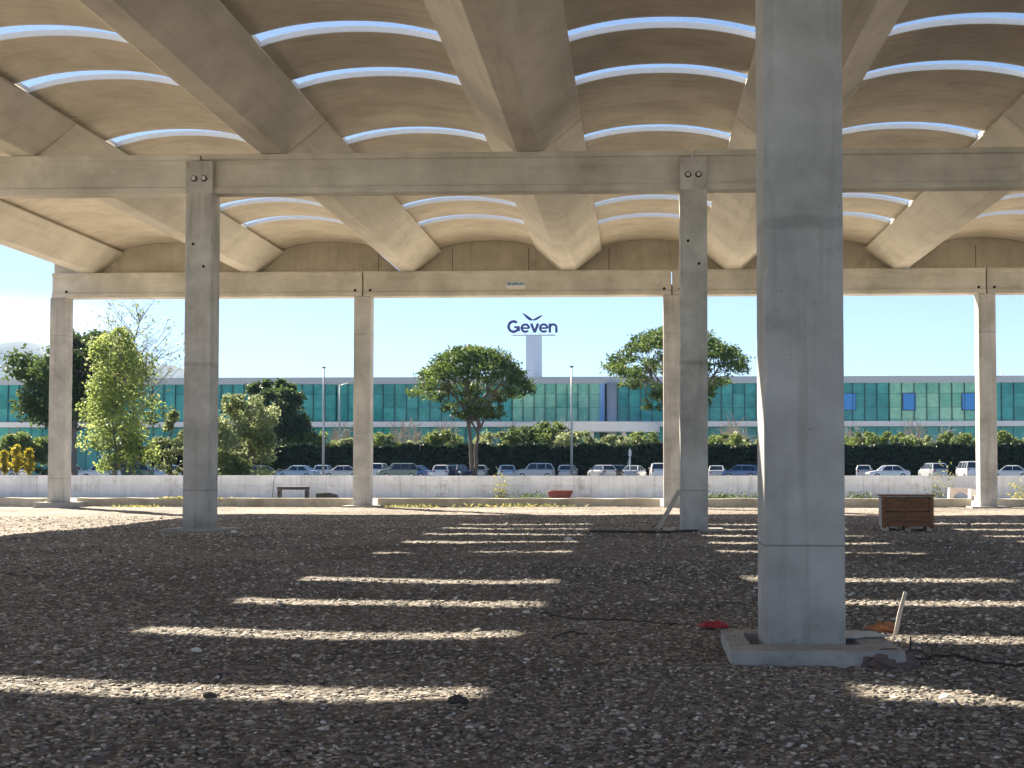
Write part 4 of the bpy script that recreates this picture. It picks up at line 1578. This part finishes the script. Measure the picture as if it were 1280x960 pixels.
LX0, LZ0 = ax(634.5, SY) - pylon.location.x, az(415.9, SY)
LW, LH = ax(697.5, SY) - ax(634.5, SY), az(400.6, SY) - az(415.9, SY)
K = LH
XH = 0.74                                     # x-height
glyphs = {'G': [(arc(0.50, 0.5, 0.42, 0.42, 48, 352), 0.17), ([(0.93, 0.0 + 0.12), (0.93, 0.47)], 0.16), ([(0.56, 0.45), (1.0, 0.45)], 0.14)],
          'e': [(arc(0.37, XH / 2, 0.31, XH / 2 - 0.075, 0, 318), 0.15), ([(0.07, XH / 2), (0.70, XH / 2)], 0.115)],
          'v': [([(0.06, XH), (0.35, 0.02)], 0.17), ([(0.64, XH), (0.35, 0.02)], 0.17)],
          'n': [([(0.08, 0.0), (0.08, XH)], 0.16), (arc(0.36, XH - 0.33, 0.27, 0.255, 175, 5), 0.15), ([(0.63, 0.0), (0.63, XH - 0.30)], 0.16)]}
adv = {'G': 1.12, 'e': 0.80, 'v': 0.74, 'n': 0.76}
word = 'Geven'
tot = sum(adv[c] for c in word)
kx = LW / tot
xo = 0.0
for ci, c in enumerate(word):
    g = MB()
    for j, (pts, wd) in enumerate(glyphs[c]):
        stroke(g, [(LX0 + (xo + px) * kx, LZ0 + py * K) for px, py in pts], wd * K * 1.22, -0.55 - 0.012 * j - 0.003 * ci, -0.25 + 0.01 * j)
    g.build('letter', M['indigo'], pylon)
    xo += adv[c]
em = MB()


def sp_(px, py):
    return (ax(px, SY) - pylon.location.x, az(py, SY))


wl = [sp_(652.0, 390.5), sp_(657, 392.8), (sp_(662, 396.3)), sp_(666, 399.2), sp_(664.5, 400.6), sp_(661.5, 400.3), sp_(657.5, 397.2)]
wr = [sp_(666.3, 399.2), sp_(670.5, 396.8), sp_(674.5, 394.6), sp_(679, 393.6), sp_(676, 396.2), sp_(672.5, 399.0), sp_(669.5, 400.3), sp_(665.2, 400.7)]
for pf in (wl, wr):
    em.prism(pf, -0.3, 0.0, 'Y')
em.build('bird_emblem', M['indigo'], pylon)

# ------------------------------------------------------------------ far hills
hv = []


def ridge(name, Y, pts, depth):
    rows = 14
    n = len(pts)
    V = []
    for j in range(rows + 1):
        t = j / rows
        for i, (px, py) in enumerate(pts):
            z = max(1.0, az(py, Y))
            k = 0.5 - 0.5 * math.cos(PI * (1 - t))
            V.append((ax(px, Y), Y - depth * t, z * k - 0.3 + 10 * t * (1 - t) * math.sin(i * 0.5 + j)))
    for i, (px, py) in enumerate(pts):
        V.append((ax(px, Y), Y + depth * 0.6, -0.4))
    I = np.arange((rows + 1) * n).reshape(rows + 1, n)
    F = np.stack([I[:-1, :-1], I[1:, :-1], I[1:, 1:], I[:-1, 1:]], -1).reshape(-1, 4)
    B = np.arange((rows + 1) * n, (rows + 2) * n)
    F2 = np.stack([I[0, :-1], I[0, 1:], B[1:], B[:-1]], -1)
    o = np_mesh(name, np.array(V), np.concatenate([F, F2]), M['hill'], smooth=True)
    return tag(o, kind='structure')


pts = []
for i in range(81):
    px = -420 + i * 13
    base = 468 - 42 * math.exp(-((px - 20) / 95) ** 2) - 12 * math.exp(-((px - 190) / 60) ** 2) - 30 * math.exp(-((px + 220) / 120) ** 2)
    pts.append((px, base + 1.8 * math.sin(px * 0.11) + 1.0 * math.sin(px * 0.31) + (max(0, px - 240) * 0.25)))
ridge('hills', 5200, pts, 1500)

# ------------------------------------------------------------------ site objects
# wooden crate: stack of boarded sides with battens and lid
crate = empty('wooden_crate', (6.56, 33.25, gz(6.56, 33.25)), math.radians(-6), 'dark brown wooden crate of boarded panels on the gravel at right', 'crate')
cwd, cdp, chh = 0.61, 0.50, 0.86
for (zz0, zz1) in ((0.10, 0.45), (0.47, 0.80)):
    for sx in (-1, 1):
        m = MB()
        for j in range(3):
            z0 = zz0 + (zz1 - zz0) * j / 3
            m.box(min(sx * 0.02, sx * cwd), max(sx * 0.02, sx * cwd), -cdp, -cdp + 0.025, z0 + 0.004, z0 + (zz1 - zz0) / 3 - 0.004)
        m.build('front_boards', M['woodcrate'], crate)
m = MB()
for j in range(7):
    z0 = 0.10 + 0.1 * j
    m.box(-cwd, -cwd + 0.025, -cdp + 0.03, cdp - 0.03, z0 + 0.004, z0 + 0.096)
    m.box(cwd - 0.025, cwd, -cdp + 0.03, cdp - 0.03, z0 + 0.004, z0 + 0.096)
m.box(-cwd, cwd, cdp - 0.025, cdp, 0.1, 0.8)
m.build('sun_toned_side_boards', M['timber'], crate)  # sunlit look of the sides is put into this paler timber colour
for xq in (-cwd + 0.05, 0, cwd - 0.05):
    m = MB()
    m.box(xq - 0.045, xq + 0.045, -cdp - 0.025, -cdp - 0.002, 0.06, 0.82)
    m.build('batten', M['woodcrate'], crate)
m = MB()
for j in range(6):
    y0 = -cdp - 0.03 + j * (2 * cdp + 0.06) / 6
    m.box(-cwd - 0.03, cwd + 0.03, y0 + 0.004, y0 + (2 * cdp + 0.06) / 6 - 0.004, 0.825, 0.86)
m.build('lid', M['woodcrate'], crate)
m = MB()
for xq in (-cwd + 0.1, 0, cwd - 0.1):
    m.box(xq - 0.06, xq + 0.06, -cdp, cdp, 0.0, 0.095)
m.build('skid', M['timber'], crate)

# plank leaning at the middle column foot
pk = MB()
p0 = gp(823, 662)
p1 = Vector((1.0495 - 0.02, 32.42, 0.92))
p0.z += 0.02
d = (p1 - p0).normalized()
u = d.cross(Vector((0, 1, 0))).normalized()
w_ = d.cross(u)
vs = []
for t in (p0, p1):
    for (a, b) in ((-0.055, -0.02), (0.055, -0.02), (0.055, 0.02), (-0.055, 0.02)):
        vs.append(t + u * a + w_ * b)
pk.add(vs, [(0, 1, 2, 3), (7, 6, 5, 4), (0, 4, 5, 1), (1, 5, 6, 2), (2, 6, 7, 3), (3, 7, 4, 0)])
tag(pk.build('plank', M['plank']), 'pale wooden plank leaning against the foot of a middle column', 'plank')


def lay(name, pix, r, m, label, cat, seed, n=40, wob=0.012):
    """flexible line lying on the gravel through photo pixels"""
    random.seed(seed)
    P = [gp(*q) for q in pix]
    pts = []
    for i in range(n + 1):
        t = i / n * (len(P) - 1)
        k = min(int(t), len(P) - 2)
        p = P[k].lerp(P[k + 1], t - k)
        x, y = p.x + random.gauss(0, wob), p.y + random.gauss(0, wob * 2)
        pts.append((x, y, gz(x, y) + r * 1.1 + 0.008 + abs(random.gauss(0, wob * 0.5))))
    return tag(MB().tube(pts, r, 7).build(name, M[m], smooth=True), label, cat)


lay('pipe', [(737, 666), (790, 667), (835, 667), (872, 665)], 0.026, 'dusty_black', 'dusty black pipe lying on gravel before the plank column', 'pipe', 3)
lay('cable', [(678, 768), (715, 776), (770, 777), (820, 781), (858, 783)], 0.008, 'dusty_black', 'thin dusty cable winding over gravel towards the nearest column', 'cable', 5)
lay('cable', [(690, 800), (712, 792), (735, 795)], 0.007, 'dusty_black', 'short curl of dark wire on gravel below the longer cable', 'cable', 6, 18)
lay('cable', [(1146, 828), (1190, 822), (1235, 832), (1290, 836)], 0.009, 'dusty_black', 'dark cable on gravel right of the concrete collar', 'cable', 8)


def crumple(name, x, y, z, sx, sy, sz, m, label, cat, seed, sub=3, rot=0.0, ridges=2.5):
    r = np.random.default_rng(seed)
    bm = bmesh.new()
    bmesh.ops.create_icosphere(bm, subdivisions=sub, radius=1.0)
    ph = r.uniform(0, 6.28, 9)
    fr = r.normal(0, ridges, (9, 3))
    for v in bm.verts:
        c = np.array(v.co[:])
        k = 1 + 0.13 * sum(np.sin(fr[i] @ c + ph[i]) / (1 + i * 0.25) for i in range(9))
        v.co = Vector((c[0] * sx * k, c[1] * sy * k, max(c[2] * sz * k, -0.4 * sz)))
    me = bpy.data.meshes.new(name)
    bm.to_mesh(me)
    bm.free()
    me.materials.append(m)
    o = bpy.data.objects.new(name, me)
    COL.objects.link(o)
    o.location = (x, y, z)
    o.rotation_euler = (0, 0, rot)
    return tag(o, label, cat)


def sheet(name, x, y, z, w, l, m, label, cat, seed, amp=0.05, rot=0.0, base=0.0):
    r = np.random.default_rng(seed)
    n = 22
    u, v_ = np.meshgrid(np.linspace(-1, 1, n), np.linspace(-1, 1, n))
    rim = 1 + 0.22 * np.sin(3 * np.arctan2(v_, u) + r.uniform(0, 6)) + 0.12 * np.sin(7 * np.arctan2(v_, u) + r.uniform(0, 6))
    X, Y = u * w / 2 * rim, v_ * l / 2 * rim
    Z = np.zeros_like(X)
    for i in range(8):
        k = r.normal(0, 3.2, 2)
        Z += np.abs(np.sin(k[0] * u + k[1] * v_ + r.uniform(0, 6)))
    Z = amp * Z / 3.0 * (1.15 - 0.8 * np.maximum(abs(u), abs(v_)) ** 2) + base
    V = np.stack([X, Y, Z], -1).reshape(-1, 3)
    V2 = V.copy()
    V2[:, 2] -= 0.006
    I = np.arange(n * n).reshape(n, n)
    F1 = np.stack([I[:-1, :-1], I[:-1, 1:], I[1:, 1:], I[1:, :-1]], -1).reshape(-1, 4)
    o = np_mesh(name, np.concatenate([V, V2]), np.concatenate([F1, F1[:, ::-1] + n * n]), m)
    o.location = (x, y, z)
    o.rotation_euler = (0, 0, rot)
    return tag(o, label, cat)


def on(px, py, dz=0.0):
    p = gp(px, py)
    return p.x, p.y, p.z + dz


sheet('red_tape', *on(894, 786, 0.012), 0.26, 0.22, M['red'], 'crumpled red tape lying at the left rear corner of collar', 'tape', 4, 0.030, 0.2)
crumple('torn_sack', *on(1112, 834, 0.0), 0.21, 0.13, 0.13, M['sack'], 'torn brown sack draped at the right corner of the concrete collar', 'sack', 9, 5, 0.5, 5)
crumple('rag', *on(273, 842), 0.12, 0.10, 0.030, M['pinkrag'], 'dusty pinkish rag on gravel, left piece of two', 'rag', 12, 4, 0.4, 6)
crumple('rag', *on(315, 837), 0.11, 0.08, 0.026, M['pinkrag'], 'dusty pinkish rag on gravel, right piece of two', 'rag', 15, 4, -0.3, 6)
crumple('rock', *on(572, 880, 0.02), 0.075, 0.06, 0.05, M['rock'], 'fist sized black rock in the nearest sun stripe', 'rock', 3, 2)
crumple('rock', *on(262, 873, 0.015), 0.045, 0.04, 0.035, M['rock'], 'smaller black rock at the lower edge of the nearest sun stripe', 'rock', 6, 2)
crumple('white_stone', *on(246, 815, 0.012), 0.045, 0.04, 0.03, M['whitecloth'], 'pale white stone on shaded gravel at left', 'stone', 8, 2)
crumple('clay_lump', *on(1105, 790, 0.03), 0.13, 0.11, 0.07, M['orange'], 'orange clay lump at the foot of the upright stake', 'clay', 10, 3, 0, 4)
st = MB()
q = gp(1118, 794)
e = at(1132, 740, q.y)
st.tube([(q.x, q.y, q.z - 0.05), ((q.x + e.x) / 2 - 0.004, q.y, (q.z + e.z) / 2), tuple(e)], [0.022, 0.021, 0.019], 6)
tag(st.build('stake', M['timber']), 'weathered wooden stake stuck upright right of the nearest column', 'stake')
st = MB()
q = gp(1138, 818)
st.tube([(q.x, q.y, q.z - 0.04), (q.x + 0.004, q.y, q.z + 0.15)], 0.007, 6)
tag(st.build('rebar_pin', M['dusty_black']), 'short dark steel pin at the corner of the concrete collar', 'pin')
sheet('white_sheet', 1.93, 11.72, 0.004, 0.34, 0.40, M['whitecloth'], 'white scrap of sheet lying on the right side of collar', 'sheet', 18, 0.012, 0.1)
crumple('orange_marker', *on(146, 632, 0.04), 0.15, 0.13, 0.10, M['orange_mark'], 'small orange marker on the sunlit gravel right of corner column', 'marker', 20, 2)

# things against the wall
by = 69.0
bf = empty('barrier_frame', (ax(367, by), by, -0.06), 0, 'black open frame like a low trestle against the wall', 'trestle')
zb_t = az(608.5, by) + 0.06
hwb = (ax(386, by) - ax(347.5, by)) / 2
MB().box(-hwb, hwb, -0.25, 0.25, zb_t - 0.16, zb_t).build('top_rail', M['black'], bf, bevel=0.03)
for sx in (-1, 1):
    MB().box(sx * hwb - 0.07 - sx * 0.09, sx * hwb + 0.07 - sx * 0.09, -0.22, 0.22, 0, zb_t - 0.17).build('leg', M['black'], bf, bevel=0.02)
bl = MB()
hwl = (ax(424, by) - ax(397, by)) / 2
bl.prism([(-hwl, 0.0), (hwl, 0.0), (hwl * 0.75, 0.22), (hwl * 0.2, 0.30), (-hwl, 0.27)], -0.25, 0.25, 'Y')
o = bl.build('black_trough', M['black'], None, (ax(410, by), by, -0.06), bevel=0.02)
tag(o, 'low black trough on the ground right of the black trestle', 'trough')
rt = empty('red_tub', (ax(700.5, by), by, -0.06), 0, 'dark red steel tub sitting against the wall under the pylon', 'tub')
hwr = (ax(717, by) - ax(685, by)) / 2
zr_ = az(612.5, by) + 0.06
MB().prism([(-hwr * 0.8, 0.03), (hwr * 0.75, 0.03), (hwr, zr_ * 0.75), (hwr * 0.9, zr_), (-hwr * 0.7, zr_), (-hwr, zr_ * 0.8)], -0.4, 0.4, 'Y').build('tub_shell', M['redbarrow'], rt, bevel=0.05)
MB().tube([(-hwr * 0.9, -0.42, zr_ * 0.82), (0, -0.42, zr_ * 0.88), (hwr * 0.96, -0.42, zr_ * 0.84)], 0.03, 6).build('rim', M['redbarrow'], rt)
hp = empty('post_frame', (ax(554, 71), 71, -0.06), 0, 'thin grey upright frame of two posts against the wall', 'frame')
hwp = (ax(559, 71) - ax(549, 71)) / 2
hz2 = az(600.5, 71) + 0.06
for sx in (-1, 1):
    MB().tube([(sx * hwp, 0, 0), (sx * hwp, 0, hz2)], 0.035, 6).build('post', M['grey_metal'], hp)
MB().tube([(-hwp, 0, hz2), (hwp, 0, hz2)], 0.03, 6).build('top_bar', M['grey_metal'], hp)
st = MB()
st.tube([(0, 0, 0), (0.05, 0, 0.8), (0.25, 0, 1.5), (1.0, 0, 1.45)], 0.02, 5)
o = st.build('bent_rod', M['black'], None, (ax(341, 71), 71, -0.06))
tag(o, 'thin bent dark rod standing by the wall left of the trestle', 'rod')
# pinkish concrete trestles at right
for (pa, pb, Y, lab, mk) in ((1185, 1218, 66.5, 'pinkish concrete trestle block right of the wooden crate', 'barrier'), (1211, 1221, 62.0, 'small white arched barrier at the foot of the last far column', 'whitecloth')):
    xa, xb = ax(pa, Y), ax(pb, Y)
    h_ = az(609.5 if pa == 1185 else 611, Y) + 0.06
    r_ = empty('concrete_trestle' if pa == 1185 else 'arched_barrier', ((xa + xb) / 2, Y, -0.06), 0, lab, 'trestle' if pa == 1185 else 'barrier')
    hw_ = (xb - xa) / 2
    n = 12
    inner = [(-hw_ * 0.62 + 1.24 * hw_ * i / n, 0.66 * h_ * math.sin(PI * (0.12 + 0.76 * i / n)) ** 0.7) for i in range(n + 1)]
    pf = [(-hw_, 0), (-hw_ * 0.62, 0)] + inner + [(hw_ * 0.62, 0), (hw_, 0), (hw_ * 0.95, h_ * 0.93), (-hw_ * 0.95, h_)]
    MB().prism(pf, -0.2, 0.2, 'Y').build('arch_body', M[mk], r_)

# ------------------------------------------------------------------ air
hm = bpy.data.materials.new('pale_haze')
hm.use_nodes = True
hm.node_tree.nodes.clear()
ho = nn(hm.node_tree, 'ShaderNodeOutputMaterial')
hv_ = nn(hm.node_tree, 'ShaderNodeVolumePrincipled')
hv_.inputs['Color'].default_value = (0.45, 0.70, 1.0, 1)
hv_.inputs['Density'].default_value = 0.0001
hv_.inputs['Anisotropy'].default_value = 0.0
hm.node_tree.links.new(hv_.outputs[0], ho.inputs['Volume'])
hz_o = MB().box(-6500, 6500, -200, 9500, -1.6, 540).build('haze', hm)
tag(hz_o, kind='stuff')

# ------------------------------------------------------------------ light, sky, camera
SUNV = Vector((-9.1, 10.8, 10.15)).normalized()
elev = math.asin(SUNV.z)
azim = math.atan2(SUNV.x, SUNV.y)
sun = bpy.data.lights.new('sun', 'SUN')
sun.energy = 5.0
sun.angle = math.radians(0.5)
sun.color = (1.0, 0.87, 0.69)
so = bpy.data.objects.new('sun', sun)
COL.objects.link(so)
so.rotation_euler = (-SUNV).to_track_quat('-Z', 'Y').to_euler()
so.location = SUNV * 60

w = bpy.data.worlds.new('World')
scene.world = w
w.use_nodes = True
nt = w.node_tree
L = nt.links.new
bg = nt.nodes['Background']
sky = nn(nt, 'ShaderNodeTexSky', sky_type='NISHITA')
sky.sun_disc = False
sky.sun_elevation = elev
sky.sun_rotation = azim
sky.altitude = 50
sky.air_density = 0.45
sky.dust_density = 0.1
sky.ozone_density = 1.0
# low cumulus bank towards the left
tc = nn(nt, 'ShaderNodeTexCoord')
mp = nn(nt, 'ShaderNodeMapping')
mp.inputs['Scale'].default_value = (5.0, 5.0, 14.0)
L(tc.outputs['Generated'], mp.inputs['Vector'])
cn_ = nn(nt, 'ShaderNodeTexNoise', Scale=1.6, Detail=8.0, Roughness=0.58)
L(mp.outputs[0], cn_.inputs['Vector'])
sx_ = nn(nt, 'ShaderNodeSeparateXYZ')
L(tc.outputs['Generated'], sx_.inputs[0])


def mapr(sock, a, b, c=0.0, d=1.0):
    r = nn(nt, 'ShaderNodeMapRange', interpolation_type='SMOOTHSTEP')
    r.inputs['From Min'].default_value = a
    r.inputs['From Max'].default_value = b
    r.inputs['To Min'].default_value = c
    r.inputs['To Max'].default_value = d
    L(sock, r.inputs['Value'])
    return r.outputs[0]


def mulm(a, b):
    r = nn(nt, 'ShaderNodeMath', operation='MULTIPLY')
    L(a, r.inputs[0])
    L(b, r.inputs[1])
    return r.outputs[0]


band = mulm(mapr(sx_.outputs['Z'], 0.075, 0.095), mapr(sx_.outputs['Z'], 0.125, 0.10))
side = mapr(sx_.outputs['X'], -0.33, -0.42)
cov = mulm(mulm(mapr(cn_.outputs['Fac'], 0.38, 0.50), band), side)
mixc = nn(nt, 'ShaderNodeMix', data_type='RGBA')
L(cov, mixc.inputs['Factor'])
L(sky.outputs[0], mixc.inputs['A'])
mixc.inputs['B'].default_value = (9.0, 9.2, 9.6, 1)
L(mixc.outputs['Result'], bg.inputs['Color'])
bg.inputs['Strength'].default_value = 0.05

cam = bpy.data.cameras.new('camera')
cam.sensor_fit = 'HORIZONTAL'
cam.sensor_width = 36.0
cam.lens = F_PX / 1280 * 36.0
cam.shift_x = -(CX - 640) / 1280
cam.shift_y = (CY - 480) / 1280
cam.clip_start = 0.1
cam.clip_end = 30000
co_ = bpy.data.objects.new('camera', cam)
COL.objects.link(co_)
co_.location = (0, 0, H_EYE)
co_.rotation_euler = (PI / 2 + PITCH, 0, YAW)
scene.camera = co_

vs_ = scene.view_settings
vs_.view_transform = 'Standard'
vs_.look = 'None'
vs_.gamma = 1.0
vs_.exposure = 2.08
vs_.use_curve_mapping = False
scene.cycles.max_bounces = 10
scene.cycles.diffuse_bounces = 6
scene.cycles.transparent_max_bounces = 12
scene.cycles.use_denoising = True
scene.cycles.use_adaptive_sampling = True
scene.cycles.adaptive_threshold = 0.02
scene.cycles.sample_clamp_indirect = 8.0
